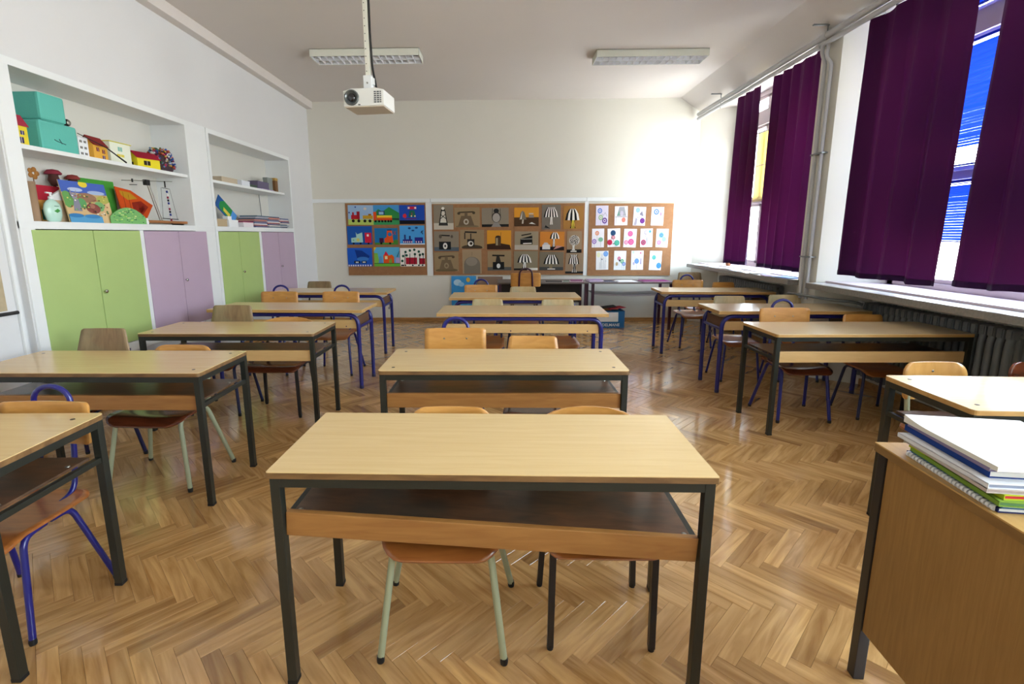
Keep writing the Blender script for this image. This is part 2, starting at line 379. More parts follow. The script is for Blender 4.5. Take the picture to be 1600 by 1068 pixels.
def pscore(p):
    v = RM @ (Vector((p[0], p[1], 0)) - Vector((0, 0, CAMH)))
    if v.y < .3: return -1
    X_ = CXP + FPX * v.x / v.y; Y_ = CYP - FPX * v.z / v.y
    if not (-30 < X_ < 1630 and Y_ < 1095): return -1
    return 1 / v.y ** 2
planks.sort(key=pscore, reverse=True)
for p in planks[:300]:
    o = bpy.data.objects.new('plank', pm); C.objects.link(o); o.parent = floor; o.location = (p[2], p[3], random.uniform(-.0003, .0002)); o.rotation_euler = (0, 0, p[4])
vs, fs, tone, uvs = [], [], [], []
for p in planks[300:]:
    c_, s_ = math.cos(p[4]), math.sin(p[4]); n0 = len(vs); dz = random.uniform(-.0003, .0002); tn = random.random()
    for x, y, z in pv: vs.append((p[2] + c_ * x - s_ * y, p[3] + s_ * x + c_ * y, z + dz)); tone.append(tn); uvs.append((x, y))
    for f_ in pf: fs.append([n0 + i for i in f_])
me = bpy.data.meshes.new('parquet_planks'); me.from_pydata(vs, [], fs); uvl = me.uv_layers.new(name='UVMap')
idx = [0] * len(me.loops); me.loops.foreach_get('vertex_index', idx)
fl = []
for i in idx: fl += uvs[i]
uvl.data.foreach_set('uv', fl)
ta = me.attributes.new('tone', 'FLOAT', 'POINT'); ta.data.foreach_set('value', tone)
me.materials.append(M_plank)
o = bpy.data.objects.new('parquet_planks', me); C.objects.link(o); o.parent = floor; o['kind'] = 'stuff'

# ------------------------------------------------------------------ windows
def window(nm, y0, y1, xw=3.60):
    zs0, zs1 = .98, 3.37
    fr = MB()
    fr.box(xw - .04, xw + .06, y0, y0 + .07, zs0, zs1).box(xw - .04, xw + .06, y1 - .07, y1, zs0, zs1)
    fr.box(xw - .04, xw + .06, y0, y1, zs0, zs0 + .07).box(xw - .04, xw + .06, y0, y1, zs1 - .06, zs1)
    fr.box(xw - .05, xw + .06, y0, y1, 2.93, 3.10)
    win = struct(nm, fr, M_winframe, .006)
    n = 3; w_ = (y1 - y0 - .14) / n
    for i in range(n):
        a = y0 + .07 + i * w_; b = a + w_
        for (z0, z1) in ((1.05, 1.87), (1.94, 2.93), (3.10, 3.31)):
            sh = MB(); t = .035
            sh.box(xw - .02, xw + .03, a, a + t, z0, z1).box(xw - .02, xw + .03, b - t, b, z0, z1).box(xw - .02, xw + .03, a, b, z0, z0 + t).box(xw - .02, xw + .03, a, b, z1 - t, z1)
            so = sh.build('sash', M_winframe, win, .004)
            MB().box(xw, xw + .004, a + t, b - t, z0 + t, z1 - t).build('pane', M_glass, so)
    MB().box(xw - .045, xw + .05, y0, y1, 1.87, 1.94).build('transom', M_winframe, win, .005)
    return win
window('window_1', 5.28, 7.97); window('window_2', 1.65, 4.60); window('window_3', YF + .1, .86)
def sill(nm, y0, y1, label):
    o = thing(nm, label, 'window sill', (3.0, (y0 + y1) / 2, .98)); h = (y1 - y0) / 2
    MB().box(0, .62, -h, h, -.055, -.002).build('slab', M_stone, o, .004)
    MB().box(.004, .62, -h + .004, h - .004, -.002, .0).build('slab_top', M_stonew, o)
    MB().box(.18, .60, -h + .02, h - .02, .0, .018).build('inner_ledge', M_winframe, o, .003)
    o.name = 'window_sill'; return o
sill('window_sill', 5.21, 8.10, 'grey stone window sill covered with papers under the far window')
sill('window_sill', 1.60, 4.90, 'bare grey stone window sill above the near radiator on the right')

sill('window_sill', YF + .1, .90, 'grey stone window sill nearest the front of the room')
# blue slatted blinds of window 2 (between the two big curtains) and yellow shade of window 1
def blind(y0, y1, bands, label):
    b = thing('slatted_blind', label, 'blind', (3.52, (y0 + y1) / 2, 1.39)); h = (y1 - y0) / 2; z0 = 1.39
    pr = MB(); n = 5; vs = []; 
    for k in range(n + 1):
        t = -1 + 2 * k / n; vs.append((-.0050 * t + .0016 * (1 - t * t), t * .0101))
    for k in range(n): a, c = vs[k], vs[k + 1]; pr.add([(a[0], -h, a[1]), (a[0], h, a[1]), (c[0], h, c[1]), (c[0], -h, c[1])], [(0, 1, 2, 3)], True)
    sm = pr.mesh('slat', M_blind)
    for (a, c) in bands:
        k = int((c - a) / .021)
        for i in range(k):
            o = bpy.data.objects.new('slat', sm); C.objects.link(o); o.parent = b; o.location = (0, 0, a + .012 + i * .021 - z0)
            o.rotation_euler = (0, random.uniform(-.07, .07) + (-.20 if a > 1.9 else 0) + (.7 if 2.37 < a + i * .021 < 2.40 else 0) + (-.75 if a + i * .021 < 2.10 and a > 1.9 else 0), random.uniform(-.002, .002))
        MB().box(-.012, .012, -h, h, a - .012 - z0, a - z0).build('bottom_rail', M_blind, b, .002)
        MB().box(-.015, .015, -h, h, c - z0, c + .022 - z0).build('head_rail', M_blind, b, .002)
        for yy in (-h + .12, h - .12): MB().tube([(-.014, yy, a - z0), (-.014, yy, c - z0)], .0012, 5).build('ladder_cord', M_paper, b)
    return b
blind(2.65, 4.28, ((1.40, 1.84), (1.98, 2.86), (3.13, 3.34)), 'blue slatted blind hanging in the window between the two big near curtains')
o = thing('window_shade', 'yellow fabric shade in the far window between the two far curtains', 'shade', (3.55, 6.6, 1.9))
MB().box(-.001, .001, -.62, .62, .0, .92).build('fabric', M_shade, o); MB().tube([(0, -.62, .93), (0, .62, .93)], .015).build('roller', M_white, o)
MB().box(-.006, .006, -.62, .62, -.02, .0).box(-.004, .004, -.62, .62, .48, .495).build('hem_bar', M_winframe, o)

# ------------------------------------------------------------------ curtains
def curtain(y0, y1, zb, label, folds, seed, amp=.024, x=3.19, narrow=0.0):
    rnd = random.Random(seed); o = thing('curtain', label, 'curtain', (x, (y0 + y1) / 2, zb), group=None); h = (y1 - y0) / 2; H_ = 3.27 - zb
    ny, nz = folds * 20, 26; vs = []
    ph = [rnd.uniform(-.5, .5) for _ in range(folds + 2)]; am = [rnd.uniform(.55, 1.2) for _ in range(folds + 2)]
    for i in range(nz + 1):
        z = H_ * i / nz; tz = i / nz
        for j in range(ny + 1):
            t = j / ny; k = t * folds; a0 = int(k); fr_ = k - a0
            A = am[a0] * (1 - fr_) + am[a0 + 1] * fr_; P_ = ph[a0] * (1 - fr_) + ph[a0 + 1] * fr_
            sw = 1 - narrow * tz
            dx = amp * A * math.sin(2 * PI * k + P_ + .5 * (1 - tz) * P_) * (.75 + .45 * (1 - tz)) + .012 * math.sin(5 * PI * k * .37 + 3 * tz)
            yy = (-h + 2 * h * t) * sw + .012 * math.sin(2 * PI * k * 2 + P_) * (1 - tz * .4)
            vs.append((dx, yy, z + .006 * math.sin(k * 3 + seed) * (1 - tz)))
    m = ny + 1; fs = [(i * m + j, i * m + j + 1, (i + 1) * m + j + 1, (i + 1) * m + j) for i in range(nz) for j in range(ny)]
    MB().add(vs, fs, True).build('fabric', M_curtain, o)
    he = MB()
    for j in range(ny):
        a, b = vs[j], vs[j + 1]
        he.add([(a[0] - .003, a[1], a[2]), (b[0] - .003, b[1], b[2]), (b[0] - .003, b[1], b[2] + .045), (a[0] - .003, a[1], a[2] + .045)], [(0, 1, 2, 3)], True)
    he.build('hem', M_curtain, o)
    for k in range(folds * 2):
        yy = (-h + 2 * h * (k + .5) / (folds * 2)) * (1 - narrow); MB().tube([(0, yy, H_ - .01), (0, yy, H_ + .03)], .003, 5).build('hook', M_pipe, o)
    return o
curtain(6.52, 7.16, 1.045, 'narrow plum curtain at the far end of the window wall', 3, 1)
curtain(5.28, 6.25, 1.05, 'wide plum curtain just beyond the wall pipes', 5, 2, narrow=.0)
curtain(3.67, 4.73, 1.07, 'wide plum curtain left of the blue blind, beside the bright wall edge', 4, 3, amp=.028, narrow=.0)
curtain(2.74, 3.50, 1.09, 'nearest plum curtain, cut off by the right picture edge', 3, 4, amp=.028, narrow=.04)
o = thing('curtain_rail', 'pale curtain rail running above the plum curtains', 'rail', (3.19, 5, 3.3))
MB().box(-.02, .02, -3.4, 2.95, .0, .022).build('track', M_pipe, o, .003)
MB().box(-.012, .012, -3.4, -3.36, .022, .07).box(-.012, .012, 2.5, 2.54, .022, .07).box(-.012, .012, -.7, -.66, .022, .07).build('bracket', M_pipe, o)

# ------------------------------------------------------------------ heating pipes and radiators
o = thing('heating_pipe', 'pair of grey heating pipes under the ceiling along the window wall', 'pipe', (3.07, 5, 3.31))
MB().tube([(0, -6.8, 0), (0, 3.2, 0)], .03, 14).build('upper_pipe', M_pipe, o)
MB().tube([(.0, -6.8, -.066), (.0, 3.2, -.066)], .024, 14).build('lower_pipe', M_pipe, o)
for yy in (.1, -.75, -3.0, -5.5, 2.4):
    MB().box(-.14, .02, yy - .012, yy + .012, .085, .097).tube([(0, yy, .09), (0, yy, -.1)], .006, 6).build('pipe_bracket', M_grey, o)
MB().lathe([(.036, -.04), (.036, .04)], (0, .13, 0), 14, 'y').lathe([(.03, -.03), (.03, .03)], (0, .2, -.066), 14, 'y').build('coupling', M_pipe, o)
o = thing('heating_pipe', 'pair of thin grey pipes running down the pillar between the windows', 'pipe', (3.085, 5.0, .8))
MB().tube(fillet([(-.01, .14, 2.51), (-.03, .13, 2.36), (0, .11, 2.28), (0, .11, -.0)], .05), .017, 10).build('riser', M_pipe, o)
MB().tube(fillet([(-.01, .06, 2.44), (-.03, .05, 2.30), (0, .01, 2.24), (0, .01, -.0)], .05), .017, 10).build('riser', M_pipe, o)
for zz in (.42, 1.42): MB().box(-.024, .035, -.03, .15, zz, zz + .014).build('pipe_clip', M_grey, o)
o = thing('heating_pipe', 'grey pipe running level from the pillar to the near radiator valve', 'pipe', (3.06, 4.9, .83))
MB().tube(fillet([(0, .38, .0), (0, -.35, .02), (.14, -.42, .01), (.20, -.45, -.01)], .06), .014, 9).build('run', M_grey, o)
MB().lathe([(.0, -.02), (.028, -.015), (.03, 0), (.02, .02)], (.2, -.42, .0), 12, 'x').build('valve', M_paper, o)
def radiator(y0, y1, z0, z1, x, label):
    n = int((y1 - y0) / .062); o = thing('radiator', label, 'radiator', (x, y0, z0)); H_ = z1 - z0
    sec = MB(); pts = []
    w_ = .056
    for (dx) in (-.055, 0.0, .055):
        sec.tube(fillet([(dx * .6, .031, .04), (dx, .031, .10), (dx, .031, H_ - .10), (dx * .6, .031, H_ - .04)], .03, 3), .0, 8, radii=[.02] + [.023] * (len(fillet([(0, 0, 0), (1, 0, 0), (1, 1, 0), (0, 1, 1)], .03, 3)) - 2) + [.02])
    sec.box(-.07, .07, .006, .056, .0, .075).box(-.07, .07, .006, .056, H_ - .075, H_)
    sec.box(-.05, .05, .022, .040, .07, H_ - .07)
    sm = sec.mesh('section', M_grey, 0)
    bm = bmesh.new(); bm.from_mesh(sm); bmesh.ops.bevel(bm, geom=[e for e in bm.edges if len(e.link_faces) == 2 and e.calc_face_angle(0) > 1.2], offset=.008, segments=2, affect='EDGES', clamp_overlap=True); bm.to_mesh(sm); bm.free()
    for i in range(n):
        s_ = bpy.data.objects.new('section', sm); C.objects.link(s_); s_.parent = o; s_.location = (0, i * .062, 0)
    MB().tube([(0, -.03, H_ - .04), (0, n * .062 + .03, H_ - .04)], .016, 8).tube([(0, -.03, .04), (0, n * .062 + .03, .04)], .016, 8).build('header_pipe', M_grey, o)
    MB().box(.05, .085, .3, .33, H_ - .1, H_ - .07).box(.05, .085, n * .062 - .3, n * .062 - .27, H_ - .1, H_ - .07).build('wall_hook', M_grey, o)
    return o
radiator(3.20, 4.62, .14, .83, 3.41, 'grey ribbed radiator under the near window on the right')
radiator(6.1, 7.7, .14, .82, 3.41, 'grey ribbed radiator under the far window')

# ------------------------------------------------------------------ built-in cupboards, left wall
def cabinet(y0, y1, ny0, ny1, doors, shelf_to, label):
    o = thing('built_in_cabinet', label, 'cabinet', (XL, (y0 + y1) / 2, .50)); X0, Y0, Z0 = XL, (y0 + y1) / 2, .50
    cnt = [0]
    def B(mb, x0, x1, a, b, z0, z1):
        cnt[0] += 1; x1 += .0005 * (cnt[0] % 7); x0 += .0003 * (cnt[0] % 5); mb.box(x0 - X0, x1 - X0, a - Y0, b - Y0, z0 - Z0, z1 - Z0)
    fr = MB(); xf = XL + .012; xb = -3.54
    B(fr, xb, xf, y0, ny0, .50, 2.60); B(fr, xb, xf, ny1, y1, .50, 2.60)
    B(fr, xb, xf, y0, y1, 2.55, 2.60); B(fr, xb, xf, y0, y1, 1.515, 1.568); B(fr, xb, xf, y0, y1, .50, .575)
    for d0, d1 in zip(doors[:-1], doors[1:]): B(fr, xb, xf, d0[1], d1[0], .575, 1.515)
    fr.build('frame', M_white, o, .004)
    nb = MB(); B(nb, xb, xb + .012, ny0, ny1, 1.568, 2.55); nb.build('back_panel', M_niche, o)
    cb = MB(); B(cb, xb, xb + .012, ny0, ny1, .575, 1.515); cb.build('cupboard_back', M_niche, o)
    sh = MB(); B(sh, xb + .012, XL - .01, ny0, shelf_to, 2.042, 2.072); sh.build('shelf', M_white, o, .002)
    for (a, b, col, seam, knob) in doors:
        m_ = M_green if col == 'g' else M_purple
        spans = [(a, seam), (seam, b)]
        for q_, (c, d) in enumerate(spans):
            dr = MB(); B(dr, XL - .012, XL + .016, c + .003, d - .003, .581, 1.509)
            do = dr.build('cupboard_door', m_, o, .002, label='green cupboard door' if col == 'g' else 'mauve cupboard door')
            if q_ == 1:
                MB().lathe([(.006, 0), (.006, .014), (.014, .018), (.015, .026), (.008, .031)], (XL + .016 - X0, knob - Y0, 1.035 - Z0), 12, 'x').build('knob', M_chrome, do)
    return o
cabinet(3.178, 5.375, 3.285, 5.03, [(3.25, 4.24, 'g', 3.745, 3.77), (4.285, 5.20, 'p', 4.745, 4.77)], 5.03, 'white built-in cabinet with wide open shelves, green and mauve doors, nearer the front')
cabinet(5.385, 7.43, 5.43, 7.40, [(5.43, 6.335, 'g', 5.84, 5.86), (6.40, 7.385, 'p', 6.87, 6.89)], 7.24, 'white built-in cabinet with half-empty shelves, green and mauve doors, nearer the back wall')

# ------------------------------------------------------------------ pin boards and children's art on the back wall
def board(x0, x1, z0, z1, label):
    o = thing('pin_board', label, 'board', ((x0 + x1) / 2, YB, (z0 + z1) / 2)); hx, hz = (x1 - x0) / 2, (z1 - z0) / 2
    MB().box(-hx, hx, -.02, -.001, -hz, hz).build('cork_panel', M_cork, o, .002)
    MB().box(-hx, hx, -.023, -.0, -hz, -hz + .008).box(-hx, hx, -.023, 0, hz - .008, hz).build('edge_strip', M_trimwood, o)
    MB().lathe([(.004, -.004), (.003, 0)], (0, -.022, -hz + .03), 8, 'y').build('screw', M_bolt, o)
board(-2.645, -1.305, .79, 1.985, 'brown pin board with nine painted train pictures')
board(-1.195, 1.335, .79, 1.965, 'long middle pin board with still life drawings of lamps and telephones')
board(1.405, 2.79, .775, 1.955, 'right pin board with thirteen white watercolour sheets')
def art(px0, py0, px1, py1, shapes, bgc, name, label, group, rot=0, cat='drawing', yb=YB - .0225):
    a = un(px0, py1, 'y', yb); b = un(px1, py0, 'y', yb); w_, h_ = b.x - a.x, b.z - a.z
    m = MB(); m.box(0, w_, -.0012, 0, 0, h_, col=bgc); lay = [0]
    def P3(pts, col):
        lay[0] += 1; y = -.0012 - .00035 * lay[0]
        pts = [(min(max(p[0], 0), 1), min(max(p[1], 0), 1)) for p in pts]
        m.add([(p[0] * w_, y, p[1] * h_) for p in pts], [tuple(range(len(pts)))], col=col)
    for s_ in shapes:
        k = s_[0]
        if k == 'r': _, x0, y0, x1, y1, c = s_; P3([(x0, y0), (x1, y0), (x1, y1), (x0, y1)], c)
        elif k == 'e':
            _, x, y, rx, ry, c = s_; P3([(x + rx * math.cos(t * PI / 8), y + ry * math.sin(t * PI / 8)) for t in range(16)], c)
        elif k == 'p': P3(s_[1], s_[2])
        elif k == 'l':
            _, x0, y0, x1, y1, t, c = s_; dx, dy = x1 - x0, y1 - y0; d = math.hypot(dx, dy) + 1e-9; nx_, ny_ = -dy / d * t / 2, dx / d * t / 2
            P3([(x0 + nx_, y0 + ny_), (x0 - nx_, y0 - ny_), (x1 - nx_, y1 - ny_), (x1 + nx_, y1 + ny_)], c)
    o = m.build(name, PAINT, None, 0); o.location = (a.x, yb, a.z); o.rotation_euler = (0, rot, 0)
    tag(o, label, cat, group); return o
K = '#141414'
def wheels(xs, y, r_, c=K): return [('e', x, y, r_, r_ * 1.3, c) for x in xs]
G1 = 'train paintings on the left pin board'
art(544.5, 320, 582.5, 351, [('r', 0, 0, 1, .28, '#b8cf6a'), ('r', .12, .28, .42, .5, '#b01828'), ('r', .34, .28, .46, .68, '#a01426'), ('l', .2, .5, .2, .64, .07, '#a01426'), ('r', .58, .3, .98, .48, '#c29a28'), ('r', .8, .48, .92, .56, '#a06818'), ('e', .3, .9, .03, .04, '#303a90'), ('e', .05, .62, .03, .04, '#303a90'), ('e', .68, .82, .06, .07, '#d8d0c8')] + wheels((.2, .42, .66, .86), .2, .06), '#9cbce0', 'painting', 'painting of a red engine pulling a yellow wagon under pale sky', G1, .01, 'painting')
art(584, 320, 623, 351, [('p', [(0, .55), (.2, .8), (.35, .66), (.62, .9), (1, .6), (1, 0), (0, 0)], '#2f8a4a'), ('r', 0, 0, 1, .2, '#3c9a60'), ('l', .6, .3, 1, .28, .08, '#283a3a'), ('r', 0, .2, .12, .66, '#e05018'), ('r', .14, .22, .72, .34, '#d8481a'), ('r', .14, .34, .72, .40, '#f0a020'), ('r', .14, .40, .72, .47, '#f4e040'), ('r', .2, .5, .44, .7, '#28387a'), ('r', .22, .52, .4, .66, '#9cc8e8')] + wheels((.08, .22, .34, .46, .58, .68), .18, .045), '#4a9ad8', 'painting', 'painting of an orange and yellow train before green hills', G1, 0, 'painting')
art(624.5, 320, 663, 350, [('r', 0, 0, 1, .2, '#14141e'), ('p', [(.14, .5), (.24, .56), (.3, .42), (.24, .32), (.14, .36)], '#c02838'), ('r', .34, .78, .68, .92, '#d02440'), ('e', .38, .85, .04, .05, '#f0f0f0'), ('e', .64, .85, .04, .05, '#f0f0f0'), ('p', [(.36, .38), (.66, .38), (.6, .72), (.42, .72)], '#1f6a5a'), ('l', .2, .28, .68, .28, .04, '#7a2450'), ('e', .48, .42, .03, .04, '#f0d8a0'), ('e', .62, .42, .03, .04, '#f0d8a0'), ('l', .5, .45, .5, .6, .02, '#c02838')], '#1c4cb4', 'painting', 'painting with a red flower engine on deep blue above a black strip', G1, 0, 'painting')
art(543.5, 353, 581, 382, [('p', [(.15, .12), (.15, .36), (.36, .40), (.34, .68), (.4, .56), (.6, .66), (.62, .12)], '#a8d8d0'), ('r', .7, .1, .96, .64, '#d02040'), ('r', .78, .44, .86, .56, '#f0e0e0'), ('e', .42, .26, .07, .09, '#d8d070'), ('e', .24, .24, .03, .04, '#78b890')] + wheels((.24, .52, .84), .06, .04), '#1c58ac', 'painting', 'painting of a pale green engine with a red wagon on dark blue', G1, 0, 'painting')
art(586, 356, 621, 382, [('r', 0, 0, 1, .12, '#4c8a38'), ('e', .95, .1, .2, .2, '#4c8a38'), ('r', .2, .12, .38, .4, '#4a1840'), ('p', [(.42, .12), (.42, .36), (.52, .46), (.54, .84), (.76, .84), (.8, .12)], '#e85820'), ('e', .66, .62, .09, .12, '#2a78b8'), ('l', .55, .88, .74, .88, .05, '#283048'), ('l', .82, .6, .92, .8, .03, '#a84860'), ('l', .92, .6, .82, .8, .03, '#a84860')] + wheels((.28, .66), .08, .05), '#1f74ae', 'painting', 'painting of an orange engine with a round window on teal blue', G1, 0, 'painting')
art(625, 352, 663, 382, [('r', .12, .08, .5, .28, '#2c2c86'), ('r', .18, .28, .24, .52, '#242468'), ('r', .38, .28, .44, .46, '#242468'), ('r', .6, .08, .93, .38, '#2a2a88'), ('l', 0, .03, 1, .03, .04, '#f2f2f2'), ('e', .4, .86, .06, .05, '#1c4a88'), ('e', .68, .88, .06, .05, '#1c4a88'), ('e', .54, .74, .06, .04, '#1c4a88'), ('l', .85, .62, .95, .74, .03, '#16305c'), ('l', .93, .54, .88, .72, .03, '#16305c')] + [('e', x, .14, .022, .05, '#f4d8e0') for x in (.16, .24, .32, .4, .48, .66, .76, .86)], '#4aa0e4', 'painting', 'painting of a dark blue train with white wheels under light blue sky', G1, 0, 'painting')
art(544, 387, 581, 416, [('p', [(.3, .9), (.6, .85), (.9, .55), (.8, .35), (.4, .4)], '#123a90'), ('e', .62, .4, .24, .12, '#3a7cd0'), ('r', .26, .16, .5, .3, '#10141c'), ('r', .56, .16, .76, .3, '#182430'), ('r', .6, .2, .72, .26, '#f0f0f0'), ('r', .32, .18, .44, .26, '#c8d0d8')] + [('r', x, .01, x + .055, .09, '#f4f4f4') for x in (.02, .11, .2, .29, .39, .49, .59, .69, .79, .9)], '#1c5cc8', 'painting', 'painting of a night train on white sleepers with deep blue clouds', G1, 0, 'painting')
art(585.5, 386, 624, 416, [('r', 0, 0, 1, .16, '#6ac040'), ('p', [(0, .16), (0, .7), (.14, .7), (.2, .16)], '#80c050'), ('p', [(.16, .16), (.2, .5), (.28, .56), (.33, .16)], '#5a98d0'), ('r', .36, .16, .56, .6, '#e85820'), ('p', [(.38, .6), (.46, .8), (.56, .6)], '#d82040'), ('p', [(.54, .16), (.54, .56), (.7, .62), (.78, .5), (.78, .16)], '#e8601c'), ('e', .64, .24, .06, .18, '#88a040'), ('r', .42, .38, .52, .54, '#f4e8b0'), ('r', .84, .16, 1, .46, '#b0a0d0'), ('l', .9, .5, 1, .8, .03, '#384858'), ('l', 0, .16, 1, .16, .03, '#2c4c3c'), ('p', [(0, .8), (.1, 1), (0, 1)], '#e8c020')], '#5cb4e0', 'painting', 'painting of an orange house-shaped engine with a red roof on green grass', G1, 0, 'painting')
art(626, 387, 663.5, 416, [('r', .22, .12, .68, .48, '#b01c34'), ('r', .76, .12, 1, .44, '#a81830')] + [('e', x, y, .05, .07, '#1c5444') for x, y in ((.22, .78), (.4, .86), (.58, .9), (.76, .8), (.26, .6), (.8, .62), (.12, .56), (.08, .3), (.6, .66), (.92, .66))] + [('l', x, .1, x + .02, .7, .025, '#202020') for x in (.18, .38, .58, .78, .92)] + wheels((.06, .12, .2, .5, .75, .9), .06, .035), '#f2f0ea', 'painting', 'painting of dark red wagons and green round trees on white paper', G1, 0, 'painting')

G2 = 'still life drawings on the middle pin board'
TAN, TAN2, GY = '#9a8464', '#a58e70', '#8c8272'
def lamp(cx, top, hw, h, bw, stripes, base=K):
    L_ = []
    n = stripes
    for i in range(n):
        a = -1 + 2 * i / n; b = -1 + 2 * (i + 1) / n; c = '#f0ece4' if i % 2 else K
        f1 = lambda t: cx + t * hw; f2 = lambda t: cx + t * bw
        L_.append(('p', [(f1(a), top - h), (f1(b), top - h), (cx + b * hw * .82, top - h * .45), (cx + b * hw * .55, top - h * .14), (f2(b), top), (f2(a), top), (cx + a * hw * .55, top - h * .14), (cx + a * hw * .82, top - h * .45)], c))
    return L_
def stem(cx, y0, y1, w_, c1=K, c2='#e8e4dc'):
    return [('p', [(cx - w_, y0), (cx + w_, y0), (cx + w_ * .4, (y0 + y1) / 2), (cx + w_ * .8, y1), (cx - w_ * .8, y1), (cx - w_ * .4, (y0 + y1) / 2)], c1), ('l', cx - w_ * .3, y0, cx - w_ * .1, y1, w_ * .4, c2), ('l', cx + w_ * .4, y0, cx + w_ * .3, y1, w_ * .35, c2)]
def phone(cx, by, w_, h_, c, hc, dial='#d8d4cc', hand=True):
    L_ = [('p', [(cx - w_, by), (cx + w_, by), (cx + w_ * .6, by + h_), (cx - w_ * .6, by + h_)], c), ('e', cx, by + h_ * .4, w_ * .33, h_ * .3, dial), ('e', cx, by + h_ * .4, w_ * .16, h_ * .15, c)]
    if hand: L_ += [('l', cx - w_ * .9, by + h_ * 1.35, cx + w_ * .9, by + h_ * 1.4, .07, hc), ('e', cx - w_ * .9, by + h_ * 1.25, .06, .07, hc), ('e', cx + w_ * .95, by + h_ * 1.3, .06, .07, hc), ('l', cx, by + h_, cx, by + h_ * 1.35, .12, c)]
    return L_
